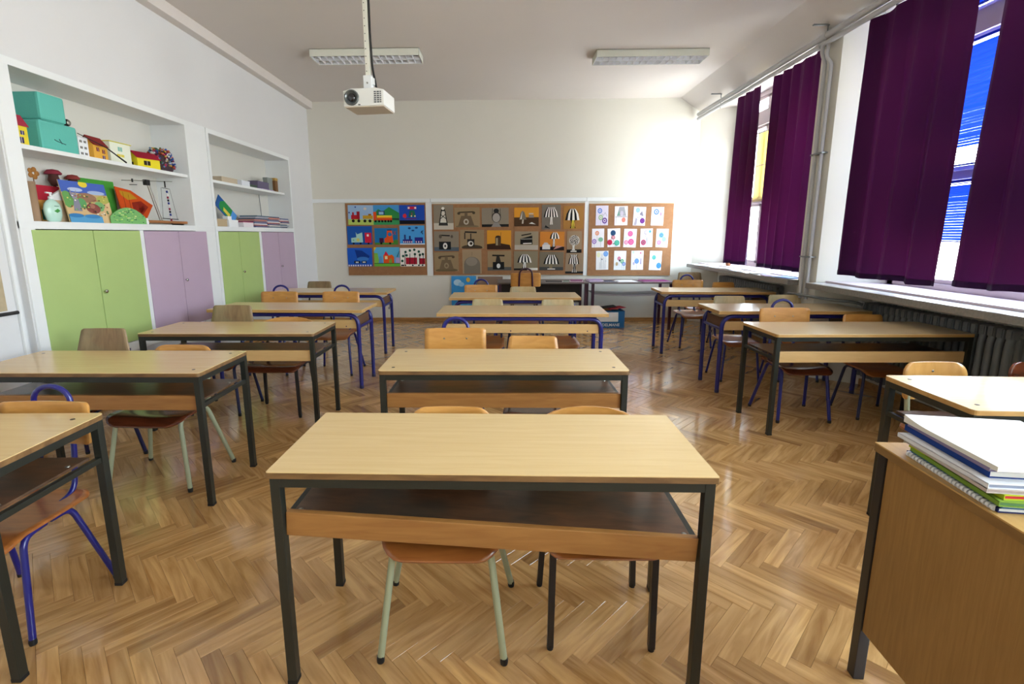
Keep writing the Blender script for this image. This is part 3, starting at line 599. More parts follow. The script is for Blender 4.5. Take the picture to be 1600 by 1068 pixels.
mids = [
 (678, 319.5, 708, 358.5, GY, [('r', 0, 0, 1, .26, '#c9c2b4'), ('p', [(.25, .16), (.72, .16), (.6, .74), (.54, .9), (.42, .9), (.37, .74)], K), ('p', [(.31, .22), (.66, .22), (.56, .74), (.42, .74)], '#d8d2c6'), ('e', .48, .85, .08, .06, '#e8e4da'), ('l', .34, .62, .62, .44, .03, K), ('l', .36, .44, .6, .62, .03, K), ('r', .3, .16, .68, .28, '#3a3a38')], 'ink drawing of a white storm lantern on a white table edge'),
 (710.5, 324, 749.5, 355, TAN, [('e', .5, .04, .46, .08, '#7a6a50')] + phone(.46, .08, .32, .5, '#6c5c48', '#4a4030', '#b8b0a0'), 'pencil drawing of a brown dial telephone with raised receiver'),
 (753, 324.5, 795, 354.5, GY, [('r', 0, 0, 1, .14, '#202020'), ('p', [(.35, 0), (.72, 0), (.6, .24), (.46, .24)], '#8c8884'), ('e', .54, .5, .17, .28, '#3a3430'), ('e', .54, .48, .14, .24, '#a8a09a'), ('e', .54, .84, .1, .12, '#242424'), ('l', .38, .5, .4, .96, .015, K), ('l', .7, .5, .68, .96, .015, K)], 'grey drawing of a railway lantern on a black band'),
 (803.5, 324, 842, 353.5, '#d8942c', [('r', 0, 0, 1, .48, '#4c3420'), ('p', [(.2, .36), (.5, .36), (.42, .74), (.34, .84), (.27, .74)], '#7a7266'), ('p', [(.24, .38), (.3, .38), (.33, .8)], '#e8e0d0'), ('l', .34, .14, .36, .36, .06, '#c8c0b0'), ('r', .6, .46, .8, .6, '#8a8078'), ('r', .6, .64, .78, .7, '#c8c0b8'), ('p', [(.6, .14), (.88, .1), (.72, .22)], '#d8d4cc')], 'orange drawing of a small lamp, a jar and a shell'),
 (846.5, 319.5, 876.5, 358.5, '#787066', lamp(.48, .9, .38, .4, .2, 10) + stem(.5, .2, .5, .12, '#8a8478') + [('p', [(.15, .08), (.45, .04), (.2, .18)], '#2a2a2a')], 'grey drawing of a pleated striped lamp with a pen below'),
 (880, 321.5, 912, 357.5, '#a8783c', lamp(.45, .88, .36, .5, .12, 6) + stem(.48, .03, .38, .14, K, '#d8c040'), 'ochre drawing of a lamp with broad black and white bands and yellow stem'),
 (678.5, 361, 716.5, 392, GY, [('r', 0, 0, 1, .2, '#5a6670')] + [('r', .2, .08, .68, .48, '#202224'), ('e', .45, .26, .09, .16, '#e4e0d8'), ('e', .45, .26, .04, .06, '#404040'), ('l', .28, .8, .64, .78, .06, K), ('e', .26, .74, .06, .1, '#5c5448'), ('e', .72, .74, .05, .08, '#5c5448')], 'drawing of a black square telephone with a white dial'),
 (719, 358.5, 756, 388, TAN, [('e', .5, .06, .44, .14, '#4c4030'), ('r', .3, .12, .6, .5, '#2c2824'), ('e', .44, .26, .12, .14, '#dcd8d0'), ('e', .46, .27, .06, .08, '#2c2824'), ('l', .2, .88, .7, .86, .08, '#242220'), ('l', .2, .5, .2, .84, .05, '#3c342c'), ('l', .45, .5, .45, .8, .05, '#3c342c')], 'drawing of a tall black candlestick telephone with crank handle'),
 (761, 359.5, 798.5, 389.5, '#d8962c', [('p', [(0, 0), (1, 0), (.95, .24), (.5, .34), (0, .28)], '#3c2418'), ('r', .34, .2, .58, .66, '#54402c'), ('r', .37, .22, .45, .6, '#a89878'), ('l', .56, .5, .58, .9, .015, '#54402c'), ('e', .46, .68, .1, .05, '#3c2c20')], 'orange drawing of a grey metal mug on dark ground'),
 (804, 361, 841, 390, '#9a8c74', [('r', 0, 0, 1, .26, '#b8aea0'), ('p', [(.24, .3), (.76, .3), (.74, .78), (.24, .6)], '#1c1a18'), ('l', .28, .78, .7, .88, .06, '#241f1a'), ('l', .26, .58, .74, .6, .03, '#b0aca4'), ('l', .36, .34, .72, .36, .05, '#e8e4dc')], 'drawing of a black slanted radio box with a handle'),
 (843.5, 361.5, 882, 391, '#d08434', [('r', 0, 0, 1, .2, '#1c1414')] + lamp(.6, .96, .2, .34, .08, 6) + stem(.57, .2, .62, .07) + [('r', .1, .06, .42, .3, '#dcd8d4'), ('p', [(.12, .3), (.38, .3), (.3, .42), (.18, .42)], '#c8c4c0'), ('p', [(.55, .04), (.95, .22), (.7, .26)], '#c08880')], 'orange drawing of a striped lamp beside a white kettle'),
 (885.5, 361, 909.5, 395, '#9c8468', [('r', 0, 0, 1, .16, '#181614')] + [('e', .5, .58, .36, .24, '#d8d0c4')] + [('e', .5 + .32 * math.cos(a * 1.9) * math.sqrt((a * 37 % 50) / 50), .58 + .22 * math.sin(a * 1.9) * math.sqrt((a * 37 % 50) / 50), .03, .02, K) for a in range(50)] + stem(.44, .12, .34, .12, '#c8c0b4') + [('r', .25, .05, .65, .1, '#e4dcd0')], 'drawing of a speckled black and white lamp on a black strip'),
 (679, 394, 716.5, 424, TAN, [('e', .5, .06, .46, .1, '#6c5e44')] + phone(.5, .1, .3, .5, '#77654e', '#5c4c38', '#98886c'), 'faint pencil drawing of a round-shouldered dial telephone'),
 (723, 389.5, 752.5, 427.5, TAN2, [('e', .5, .4, .42, .3, '#7c7468'), ('r', .08, 0, .92, .42, '#7a7266'), ('e', .48, .5, .3, .18, '#8f877a'), ('l', .5, .74, .52, .9, .02, '#80745c')], 'faint grey drawing of a large domed lamp shade'),
 (762, 392, 799, 422.5, TAN, [('r', 0, 0, 1, .18, '#5c5c58'), ('r', .22, .06, .7, .44, '#1c1c1c'), ('e', .46, .24, .08, .12, '#d8d8d4'), ('l', .2, .78, .72, .76, .08, '#26221e'), ('p', [(.34, .44), (.56, .44), (.5, .74), (.38, .74)], '#2e2a26')], 'drawing of a square black telephone with receiver on a grey band'),
 (803, 392, 840.5, 422, '#8c8068', [('r', 0, 0, .56, .1, '#1c1c1a'), ('r', .56, 0, 1, .12, '#e4e0d8')] + lamp(.44, .84, .3, .44, .1, 8) + stem(.44, .06, .42, .12), 'drawing of a striped dome lamp on half black and half white ground'),
 (842.5, 393, 880.5, 422, '#7c705c', [('r', 0, 0, 1, .18, '#4c4c4a')] + lamp(.5, .84, .33, .5, .16, 9) + [('r', .42, .1, .54, .34, '#8c7c5c'), ('r', .34, .05, .66, .1, '#e8e4d8')], 'drawing of a wide banded lamp with a short stem on a grey band'),
 (883, 395, 912, 427, '#9a8268', [('r', 0, 0, 1, .1, '#242424')] + lamp(.46, .92, .3, .46, .24, 9, K) + stem(.5, .06, .48, .14, '#d8d0c4', K), 'drawing of a tall pleated striped lamp with a white vase foot'),
]
for a in mids: art(a[0], a[1], a[2], a[3], a[5], a[4], 'drawing', a[6], G2, random.uniform(-.012, .012))
G3 = 'watercolours on the right pin board'
def fl(x, y, r_, c, c2='#f4e8f0'): return [('e', x, y, r_ * 1.15, r_ * .85, c), ('e', x, y, r_ * .6, r_ * .45, c2), ('e', x, y, r_ * .38, r_ * .28, c), ('l', x, y - r_ * .85, x + .02, max(0, y - r_ * .85 - .28), .012, '#7c8494')]
def scrib(pts, c): return [('l', *pts[i], *pts[i + 1], .014, c) for i in range(len(pts) - 1)]
wc = [
 (930.5, 321, 951, 352, '#dfd8ea', fl(.32, .74, .16, '#5a80cc') + fl(.72, .24, .18, '#6a4898') + fl(.4, .4, .16, '#98b890') + scrib([(.45, .6), (.6, .5), (.75, .65), (.9, .45)], '#50505c'), 'watercolour with a blue flower, a green one and a violet one'),
 (960, 322, 981.5, 352, '#eeeaf0', [('p', [(.18, .48), (.9, .48), (.74, .96), (.34, .96)], '#a8a8b0'), ('p', [(.16, .5), (.4, .5), (.34, .8)], '#78a090'), ('e', .7, .28, .15, .13, '#dc8878'), ('l', .05, .44, .95, .44, .02, '#3c3c44'), ('l', .1, .1, .1, .42, .015, '#7c7c88'), ('l', .92, .1, .92, .42, .015, '#7c7c88'), ('e', .55, .62, .12, .14, '#c8c0d0')], 'watercolour with a grey bell shape over an orange flower'),
 (988.5, 322.5, 1009, 352, '#ece8f4', fl(.34, .82, .15, '#88b4e8', '#a8ccf0') + fl(.76, .26, .17, '#6c2c88', '#8c50a0') + [('p', [(.08, .02), (.2, .4), (.34, .36), (.3, .02)], '#a8a4b4'), ('p', [(.5, .6), (.68, .78), (.84, .5), (.7, .52)], '#888494')] + scrib([(.2, .4), (.5, .46), (.9, .4)], '#50505c'), 'watercolour with a pale blue ball above a deep purple flower'),
 (1016.5, 323, 1037.5, 352, '#f6f2f4', fl(.4, .74, .19, '#5480d0') + [('r', .14, .2, .26, .46, '#cfd0dc')] + [('l', x, .2, x + .03, .5, .03, '#7cb488') for x in (.46, .56, .66, .76)] + [('e', .76, .62, .08, .1, '#a888a8')], 'watercolour with a big blue flower over green stalks'),
 (924.5, 357, 944.5, 386.5, '#f0ecf2', fl(.42, .76, .14, '#e08858') + fl(.2, .32, .16, '#9a78c4') + [('e', .72, .42, .2, .12, '#88bca0'), ('l', .74, .05, .74, .34, .015, '#80a890')], 'watercolour with an orange flower, a violet ball and a green tree'),
 (949, 357, 970, 386, '#f4eff4', fl(.44, .76, .18, '#28507c', '#284468') + fl(.18, .26, .18, '#c82850', '#a02048') + fl(.74, .22, .18, '#40b098', '#80c8b0') + fl(.46, .52, .12, '#c85870', '#f4eff4') + [('l', .4, .18, .56, .18, .03, '#303040')], 'watercolour with navy, red and turquoise rings'),
 (973.5, 357, 994.5, 386, '#f8f0f6', fl(.5, .74, .18, '#d868a0', '#e888b4') + fl(.6, .3, .2, '#d85c98', '#e890b8') + fl(.22, .27, .14, '#e080a8') + [('e', .2, .5, .1, .1, '#d8f0e4')], 'watercolour with three pink round flowers'),
 (1000, 357, 1020.5, 386, '#efecf6', fl(.78, .84, .09, '#60c0d8', '#305c80') + fl(.26, .26, .18, '#b84068', '#7c8898') + [('e', .44, .8, .13, .12, '#a89cb8'), ('e', .44, .8, .09, .08, '#efecf6'), ('p', [(.5, .1), (.86, .1), (.8, .5), (.55, .6)], '#c8c4d8')] + scrib([(.35, .6), (.6, .66), (.9, .6)], '#5c5c68'), 'watercolour with a teal dot, a crimson flower and grey outlines'),
 (1024, 357, 1044.5, 386, '#f4f2f6', fl(.42, .66, .18, '#70a8d4', '#304c88') + fl(.66, .44, .15, '#88c8a8', '#a8d8c0') + fl(.26, .26, .14, '#d870b4', '#f0d0e4') + scrib([(.3, .86), (.45, .92), (.6, .84)], '#50505c'), 'watercolour with blue, green and pink flowers close together'),
 (931, 392, 951.5, 421.5, '#f5f4f4', fl(.78, .84, .17, '#78a8e8', '#90bcf0') + [('e', .2, .8, .15, .14, '#f0f0cc')] + [('l', x, .05, x + .01, h_, .016, '#68788c') for x, h_ in ((.3, .4), (.38, .66), (.48, .86), (.62, .66), (.74, .5))] + [('e', .48, .56, .04, .04, '#303048')], 'watercolour with a blue ball over thin blue stalks'),
 (958.5, 391.5, 978.5, 421.5, '#f2f6f6', fl(.42, .6, .12, '#c8507c') + fl(.68, .46, .13, '#48b078') + fl(.84, .32, .12, '#6090d4') + [('e', .48, .5, .06, .06, '#3c3848'), ('e', .25, .32, .1, .1, '#c0a880')], 'watercolour with small magenta, green and blue flowers in a row'),
 (985.5, 391.5, 1006, 421.5, '#f4f2f8', fl(.46, .46, .16, '#6c9cdc', '#88b4e8') + [('e', .16, .92, .1, .07, '#c8e8d0'), ('e', .76, .88, .08, .05, '#e090b0'), ('p', [(.74, .3), (.84, .3), (.84, .6), (.76, .6)], '#b0a8cc'), ('e', .22, .34, .08, .08, '#c0b8d8'), ('l', .2, .62, .76, .62, .012, '#8890b0')], 'watercolour with one blue round flower in the middle'),
 (1013.5, 391.5, 1034, 421.5, '#f6f6f6', fl(.36, .66, .14, '#58b8b0', '#80d0c8') + fl(.8, .24, .18, '#4c94dc', '#60a0e4') + scrib([(.5, .64), (.7, .58), (.78, .4)], '#a8b8c4'), 'watercolour with a turquoise ring and a bright blue ball'),
]
for a in wc: art(a[0], a[1], a[2], a[3], a[5], a[4], 'watercolour', a[6], G3, random.uniform(-.03, .03), 'drawing')

# ------------------------------------------------------------------ ceiling lamps
def ceiling_light(x0, x1, y0, label):
    o = thing('ceiling_light', label, 'ceiling light', ((x0 + x1) / 2, y0 + .15, 3.5)); h = (x1 - x0) / 2
    MB().box(-h, h, -.15, -.145, .0, .08).box(-h, h, .145, .15, 0, .08).box(-h, -h + .005, -.15, .15, 0, .08).box(h - .005, h, -.15, .15, 0, .08).box(-h, h, -.15, .15, .074, .08).build('housing', mat('lamp_housing', '#dfe2d6', .4), o, .001)
    lv = MB(); n = 16
    for i in range(n + 1):
        x = -h + .012 + (2 * h - .024) * i / n; lv.box(x - .001, x + .001, -.142, .142, .002, .036)
    for y in (-.142, -.01, .01, .142): lv.box(-h + .006, h - .006, y - .001, y + .001, .002, .04)
    lv.build('louvre', mat('louvre_painted_sheen', '#f2f4f8', .35, metal=.1), o)  # window reflection on the louvre is put into its near-white colour
    MB().box(-h + .006, h - .006, -.14, .14, .068, .072).build('reflector', mat('reflector_painted_sheen', '#eef0f6', .35, metal=.2), o)  # white colour here also stands in for reflected window light
    for y in (-.075, .075): MB().tube([(-h + .03, y, .052), (h - .03, y, .052)], .013, 12).build('fluorescent_tube', mat('tube_glass', '#f0f0f0', .3), o)
    return o
ceiling_light(-2.25, -.975, 6.03, 'unlit white louvred ceiling light behind the projector')
ceiling_light(1.085, 2.39, 6.17, 'unlit white louvred ceiling light on the right, toward the windows')

# ------------------------------------------------------------------ projector
o = thing('projector', 'white ceiling projector with round grey lens hanging on a long pole', 'projector', (-1.082, 4.15, 2.525), -.10)
body = MB(); body.prism([(-.165, -.065), (.165, -.065), (.165, .05), (.10, .066), (-.10, .066), (-.165, .05)], -.13, .13, lambda a, b, c: (a, c, b))
body.build('body', mat('projector_shell', '#e4e6e2', .35), o, .006)
MB().box(-.158, .158, -.122, .122, -.072, -.064).build('base_plate', mat('projector_base', '#cfc4b4', .5), o, .002)
MB().lathe([(.058, 0), (.058, -.012), (.050, -.018), (.048, -.014), (.036, -.006), (.034, -.002)], (-.095, -.13, -.003), 28, 'y').build('lens_ring', mat('lens_ring', '#6a7070', .3, metal=.5), o)
MB().lathe([(.033, 0), (.030, -.010), (.016, -.016), (.001, -.018)], (-.095, -.13, -.003), 24, 'y').build('lens', mat('lens_glass', '#15151c', .05, coat=1), o)
for i in range(3):
    v = MB()
    for k in range(6): v.box(.085 + i * .024, .085 + i * .024 + (.018 if i < 2 else .01), -.1325, -.130, -.045 + k * .015, -.036 + k * .015)
    v.build('vent', mat('vent_dark', '#55585c', .5), o)
MB().lathe([(.006, 0), (.006, -.003)], (-.15, -.13, .02), 12, 'y').box(-.045, -.028, -.133, -.130, -.06, -.053).build('sensor', M_black, o)
MB().lathe([(.10, .0), (.095, .014), (.06, .02)], (.0, 0, .062), 24).build('ceiling_dome', mat('dome_grey', '#a8b4c0', .3), o)
MB().box(-.036, .036, -.03, .03, .08, .19).build('mount_bracket', M_white, o, .008)
MB().lathe([(.007, 0), (.007, -.006)], (0, -.03, .13), 10, 'y').build('screw', M_bolt, o)
pole = MB().box(-.018, .018, -.018, .018, .18, 1.055).build('pole', mat('pole_paint', '#ddddd0', .4), o, .003)
for k in range(15): MB().lathe([(.004, 0), (.004, -.002)], (-.006, -.018, .22 + k * .055), 8, 'y').build('hole', M_black, pole)
MB().tube(fillet([(.03, .0, 1.05), (.028, .0, .5), (.035, .0, .25), (.05, .01, .15), (.06, .02, .06)], .05), .009, 8).build('cable', M_rubber, o)
MB().box(.02, .05, -.02, .02, .12, .17).build('cable_clip', M_white, o, .004)
MB().box(-.08, .08, -.08, .08, 1.042, 1.054).build('ceiling_plate', M_white, o, .003)

# ------------------------------------------------------------------ desks
def bolts(o, W_, D_, h, m, edge):
    for sx in (-1, 1):
        for sy in (-1, 1): MB().lathe([(.009, 0), (.008, .0012), (.003, .0008)], (sx * (W_ / 2 - .07), sy * (D_ / 2 - .07), h), 10).build('bolt', m, o)
def ctr(x, y, a, W_, D_):
    c_, s_ = math.cos(a), math.sin(a); return (x + c_ * W_ / 2 - s_ * D_ / 2, y + s_ * W_ / 2 + c_ * D_ / 2, 0)
def steel_desk(x, y, a, W_, label, top=M_desk, edge=M_edge_dark, board=M_board, bolt=True, tilt=0, D_=.5, h=.76, dz=-.008, rc=.02):
    o = thing('school_desk', label, 'desk', ctr(x, y, a, W_, D_), a); hw, hd = W_ / 2, D_ / 2
    poly = []
    for (cx_, cy_, a0) in ((hw - rc, hd - rc, 0), (-hw + rc, hd - rc, PI / 2), (-hw + rc, -hd + rc, PI), (hw - rc, -hd + rc, 1.5 * PI)):
        for k in range(5): poly.append((cx_ + rc * math.cos(a0 + k * PI / 8), cy_ + rc * math.sin(a0 + k * PI / 8)))
    to = MB().prism(poly, h - .003, h, lambda u_, v_, w_: (u_, v_, w_)).build('tabletop', top, o)
    MB().prism(poly, h - .022, h - .003, lambda u_, v_, w_: (u_, v_, w_), smooth=False).build('edge_band', edge, to)
    ix, iy = hw - .022, hd - .022; t = .0155
    for sx in (-1, 1):
        for sy in (-1, 1):
            l = MB().box(sx * ix - t, sx * ix + t, sy * iy - t, sy * iy + t, .012, h - .022).build('leg', M_frame, o, .002)
            MB().box(sx * ix - t - .001, sx * ix + t + .001, sy * iy - t - .001, sy * iy + t + .001, 0, .014).build('foot_cap', M_rubber, l, .002)
    for sy in (-1, 1): MB().box(-ix + t, ix - t, sy * iy - t, sy * iy + t, h - .054, h - .022).build('top_rail', M_frame, o, .002)
    for sx in (-1, 1):
        MB().box(sx * ix - t, sx * ix + t, -iy + t, iy - t, h - .054, h - .022).build('top_rail', M_frame, o, .002)
        zr = dz + .008 - sx * ix * math.sin(tilt); MB().box(sx * ix - .011, sx * ix + .011, -iy + t, iy - t, .562 + zr, .584 + zr).build('side_rail', M_frame, o, .002)
    Mt = Matrix.Translation((0, 0, .60 + dz)) @ Matrix.Rotation(tilt, 4, 'Y') @ Matrix.Translation((0, 0, -.60))
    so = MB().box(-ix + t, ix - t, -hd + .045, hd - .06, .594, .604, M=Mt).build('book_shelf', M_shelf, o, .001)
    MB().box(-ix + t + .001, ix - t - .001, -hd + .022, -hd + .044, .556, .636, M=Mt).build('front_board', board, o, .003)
    for sx in (-1, 1):
        for yy in (-hd + .09, hd - .14):
            p = Mt @ Vector((sx * (ix - .035), yy, .604)); MB().lathe([(.009, 0), (.008, .003), (.003, .004)], tuple(p), 10).build('shelf_bolt', M_bolt, so)
    if bolt: bolts(o, W_, D_, h, M_boltd, edge)
    return o
def tube_desk(x, y, a, W_, label, D_=.5, h=.777, n_hooks=1):
    o = thing('school_desk', label, 'desk', ctr(x, y, a, W_, D_), a); hw, hd = W_ / 2, D_ / 2
    to = MB().box(-hw, hw, -hd, hd, h - .003, h).build('tabletop', M_desk2, o)
    MB().box(-hw, hw, -hd, hd, h - .030, h - .003).build('edge_band', M_edge_light, to, .001)
    ix = hw - .055; zt = h - .055
    for sy in (-1, 1):
        yy = sy * (hd - .05)
        for sx in (-1, 1):
            pts = fillet([(0, yy, zt), (sx * ix, yy, zt), (sx * ix, yy, .02)], .11, 8)
            l = MB().tube(pts, .019, 12).build('leg', M_blue, o)
            MB().lathe([(.0195, 0), (.0205, .012), (.0195, .03)], (sx * ix, yy, 0), 12).build('foot_cap', M_navy, l)
    for sx in (-1, 1):
        MB().tube([(sx * ix, -hd + .05, .60), (sx * ix, hd - .05, .60)], .014, 10).build('side_rail', M_blue, o)
        MB().tube([(sx * (ix - .16), -hd + .05, zt), (sx * (ix - .16), hd - .05, zt)], .012, 8).build('cross_tube', M_blue, o)
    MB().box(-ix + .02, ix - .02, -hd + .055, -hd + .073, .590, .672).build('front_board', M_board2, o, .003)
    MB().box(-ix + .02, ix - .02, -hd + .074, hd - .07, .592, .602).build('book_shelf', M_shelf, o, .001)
    for sx in (-1, 1):
        MB().box(sx * (ix - .022) - .006, sx * (ix - .022) + .006, -hd + .074, hd - .07, .602, h - .08).build('end_panel', mat('box_end_shaded', '#6b4a30', .5), o, .001)  # end panels coloured dark to carry the compartment shade
    MB().tube(fillet([(ix + .02, .02, .60), (ix + .02, .02, .545), (ix + .02, -.03, .535), (ix + .02, -.035, .565)], .02), .004, 6).build('bag_hook', M_navy, o)
    MB().tube(fillet([(-ix - .02, .02, .60), (-ix - .02, .02, .545), (-ix - .02, -.03, .535), (-ix - .02, -.035, .565)], .02), .004, 6).build('bag_hook', M_navy, o)
    MB().lathe([(.006, 0), (.005, -.003)], (-.1, -hd + .055, .61), 8, 'y').lathe([(.006, 0), (.005, -.003)], (ix - .12, -hd + .055, .61), 8, 'y').build('screw', M_navy, o)
    return o
steel_desk(-.723, 1.351, -.009, 1.3576, 'foremost middle desk, large pale wood top on grey steel legs', bolt=False, tilt=.055, dz=-.056, rc=.005)
steel_desk(-.668, 2.462, .005, 1.3274, 'second middle desk from the front, steel frame and four dark top bolts')
steel_desk(-2.8925, 2.405, .004, 1.30, 'left column steel desk with worn dark edge, in front of the grey-brown trapezoid chair back')
steel_desk(-2.698, 3.433, .002, 1.31, 'third left column desk, steel frame, pale front board', board=M_board2)
steel_desk(1.931, 3.411, .008, 1.388, 'right column steel desk with light edge beside the near radiator', top=M_desk2, edge=M_edge_light, board=M_board2, bolt=False)
steel_desk(1.891, 1.904, -.042, 1.30, 'nearest right steel desk with window glare, behind the paper stack', top=M_desk2, edge=M_edge_light)
steel_desk(-2.905, 1.300, .03, 1.30, 'nearest left steel desk, only its right corner in the picture')
tube_desk(-2.827, 4.500, -.029, 1.50, 'fourth left column desk with blue tube legs, in front of two blue hoop chairs')
tube_desk(-2.878, 5.871, -.012, 1.45, 'rearmost left column desk with blue tube legs, near the back wall')
tube_desk(-.60, 4.250, -.020, 1.52, 'third middle desk, wide pale top on blue tube legs')
tube_desk(-.61, 5.345, -.008, 1.46, 'rearmost middle desk with blue tube legs')
tube_desk(1.935, 4.364, -.012, 1.343, 'right column desk with blue tube legs behind the steel-framed one')
tube_desk(1.894, 5.865, -.05, 1.33, 'rearmost right desk with blue tube legs near the window corner')

# ------------------------------------------------------------------ chairs (local +y is the sitter's back)
def chair(kind, x, yb, label, rz=0, sc=1, sx=1, back=M_honey, seat=M_seatply, legm=None, group='school chairs', topz=None, taper=0):
    o = thing('school_chair', label, 'chair', (0, 0, 0), rz, group)
    by = .235
    off = Vector((0, by * sc, 0)); off.rotate(Matrix.Rotation(rz, 3, 'Z'))
    o.location = (x - off.x, yb - off.y, 0); X = lambda v: v * sc * sx; Q = lambda p: (p[0] * sc * sx, p[1] * sc, p[2] * sc)
    T = lambda pts: [Q(p) for p in pts]
    legm = legm or {'hoop': M_blue, 'cream': M_cream, 'round': M_black, 'trap': M_navy}[kind]
    def seatfn(fl_, dish):
        def fn(u_, v_):
            v = v_ - .20; z = .435 - dish * (1 - (u_ / .2) ** 2) * (1 - (v / .22) ** 2)
            if v < -.11: z -= ((-.11 - v) ** 2) * 5.0
            if v > .13: z += (v - .13) ** 2 * 2.0
            return Q((u_, v, z))
        return fn
    hwf = {'hoop': (.185, .195), 'cream': (.215, .19), 'round': (.205, .19), 'trap': (.19, .185)}[kind]
    rc = {'hoop': .04, 'cream': .09, 'round': .05, 'trap': .05}[kind]
    so = MB().ply(hwf[0], hwf[1], .40, .010 * sc, seatfn(0, .010), rc, rc, .05, .05, 12, 7).build('seat', seat, o)
    sq = kind == 'round'
    if kind == 'hoop':
        F, R_ = [(.20, -.18), (.17, -.12)], [(.23, .20), (.165, .10)]; r_ = .0125
    elif kind == 'cream':
        F, R_ = [(.215, -.19), (.165, -.13)], [(.245, .19), (.16, .12)]; r_ = .0125
    elif kind == 'round':
        F, R_ = [(.18, -.15), (.175, -.15)], [(.195, .17), (.175, .14)]; r_ = .011
    else:
        F, R_ = [(.20, -.17), (.165, -.13)], [(.21, .19), (.165, .12)]; r_ = .012
    for s in (-1, 1):
        for (ft, tp), mid in ((F, -.0), (R_, .0)):
            pts = [(s * ft[0], ft[1], .012), (s * tp[0], tp[1], .416), (s * .16, tp[1] * .12, .416)]
            if sq: pts = [(s * ft[0], ft[1], .012), (s * tp[0], tp[1], .414)]
            l = MB().tube(T(fillet(pts, .05, 5) if not sq else pts), r_ * sc, 10, square=sq).build('leg', legm, o)
            MB().lathe([(r_ * sc * 1.02, 0), (r_ * sc * 1.12, .012 * sc), (r_ * sc * 1.02, .024 * sc)], (s * ft[0] * sc * sx, ft[1] * sc, 0), 10).build('foot_cap', M_rubber, l)
    cb = MB()
    if sq:
        for yy in (-.15, .14): cb.tube(T([(-.175, yy, .395), (.175, yy, .395)]), .010 * sc, square=True)
        for s in (-1, 1): cb.tube(T([(s * .175, -.15, .414), (s * .175, .14, .414)]), .010 * sc, square=True)
    else:
        for yy in (-.09, .09): cb.tube(T([(-.16, yy, .412), (.16, yy, .412)]), .009 * sc, 8)
    cb.build('cross_bar', legm, o)
    def backfn(z0, curve, lean, y0):
        def fn(u_, v_): return Q((u_, y0 + lean * v_ + curve * (1 - (u_ / .2) ** 2), z0 + v_))
        return fn
    if kind == 'hoop':
        zt = .85
        bo = MB().ply(.205, .205, .19, .010 * sc, backfn(zt - .19, .018, .10, .205), .018, .018, .022, .022, 12, 4).build('backrest', back, o)
        up = [(-.10, .06, .412), (-.10, .20, .44), (-.095, .235, .62), (-.085, .262, .84)]
        pts = [Vector(p) for p in fillet(up, .05, 5)]
        ar = [Vector((.085 * math.cos(PI - PI * k / 10), .262 + .004, .84 + .072 * math.sin(PI * k / 10))) for k in range(11)]
        mir = [Vector((-p.x, p.y, p.z)) for p in reversed(pts)]
        MB().tube(T(pts[:-1] + ar + mir[1:]), .0115 * sc, 10).build('hoop', legm, o)
        for s in (-1, 1): MB().lathe([(.006 * sc, 0), (.004 * sc, -.003)], Q((s * .075, .225, zt - .07)), 8, 'y').build('rivet', M_bolt, bo)
    else:
        if kind == 'cream': hb, ht, z0, hh, rr, rz_, cu = .17, .165, .575, .20, .06, .06, .03
        elif kind == 'round': hb, ht, z0, hh, rr, rz_, cu = .215, .225, .56, .205, .20, .075, .04
        else: hb, ht, z0, hh, rr, rz_, cu = .20, .165, .63, .235, .02, .02, .02
        if topz: z0 = topz / sc - hh
        ht -= taper
        bo = MB().ply(hb, ht, hh, .010 * sc, backfn(z0, cu, .14, .19), .03, .03, rr, rz_, 12, 5).build('backrest', back, o)
        w2 = hb - .045
        for s in (-1, 1):
            MB().tube(T(fillet([(s * .155, .02, .412), (s * .155, .165, .43), (s * w2, .23 + cu * .3, z0 + .10)], .05, 5)), r_ * sc, 10, square=sq).build('back_support', legm, o)
        for s in ((0,) if kind == 'cream' else (-1, 1)):
            MB().lathe([(.007 * sc, 0), (.005 * sc, -.003)], Q((s * w2, .19 + cu + .14 * (hh - .05) - .005 - (cu * .3 if s else 0), z0 + hh - .05)), 8, 'y').build('rivet', M_bolt, bo)
    return o
chair('cream', -.215, 1.875, 'chair with pale green tube legs tucked under the foremost middle desk')
chair('round', .345, 1.90, 'chair with black square legs and wide arched back at the foremost middle desk', back=M_honey)
chair('hoop', -.325, 3.19, 'blue hoop chair behind the second middle desk', rz=.02)
chair('trap', .19, 3.12, 'honey trapezoid-back chair with black legs behind the second middle desk', rz=-.06, sc=.93, legm=M_black, seat=M_redply, topz=.81)
chair('hoop', -1.905, 1.885, 'blue hoop chair at the nearest left desk', sc=.93)
chair('trap', -2.65, 3.10, 'worn grey-brown trapezoid chair back before the first green doors', back=M_oldply, seat=M_redply, rz=.02, sx=.95, taper=.015)
chair('cream', -2.06, 3.00, 'chair with pale green legs and red-brown seat in the left column', sx=1.16, rz=-.03, seat=M_redply)
chair('trap', -2.38, 4.17, 'tall brown trapezoid chair back before the second pair of green doors', back=M_oldply, seat=M_redply)
chair('round', -1.87, 4.12, 'red-brown seat chair with black square legs in the left column', sx=1.15, seat=M_redply)
chair('hoop', -2.50, 5.34, 'left blue hoop chair of the two behind the fourth left desk')
chair('hoop', -1.81, 5.34, 'right blue hoop chair of the two behind the fourth left desk')
chair('trap', -2.58, 6.74, 'brown chair back behind the rearmost left desk', back=M_oldply, sc=.96, legm=M_black)
chair('trap', -.17, 5.04, 'left pale worn chair behind the third middle desk', back=M_paleply, sc=.93, topz=.80)
chair('trap', .56, 5.04, 'right pale worn chair behind the third middle desk', back=M_paleply, sc=.93, topz=.795, sx=1.05)
chair('hoop', -.285, 6.02, 'blue hoop chair behind the rearmost middle desk')
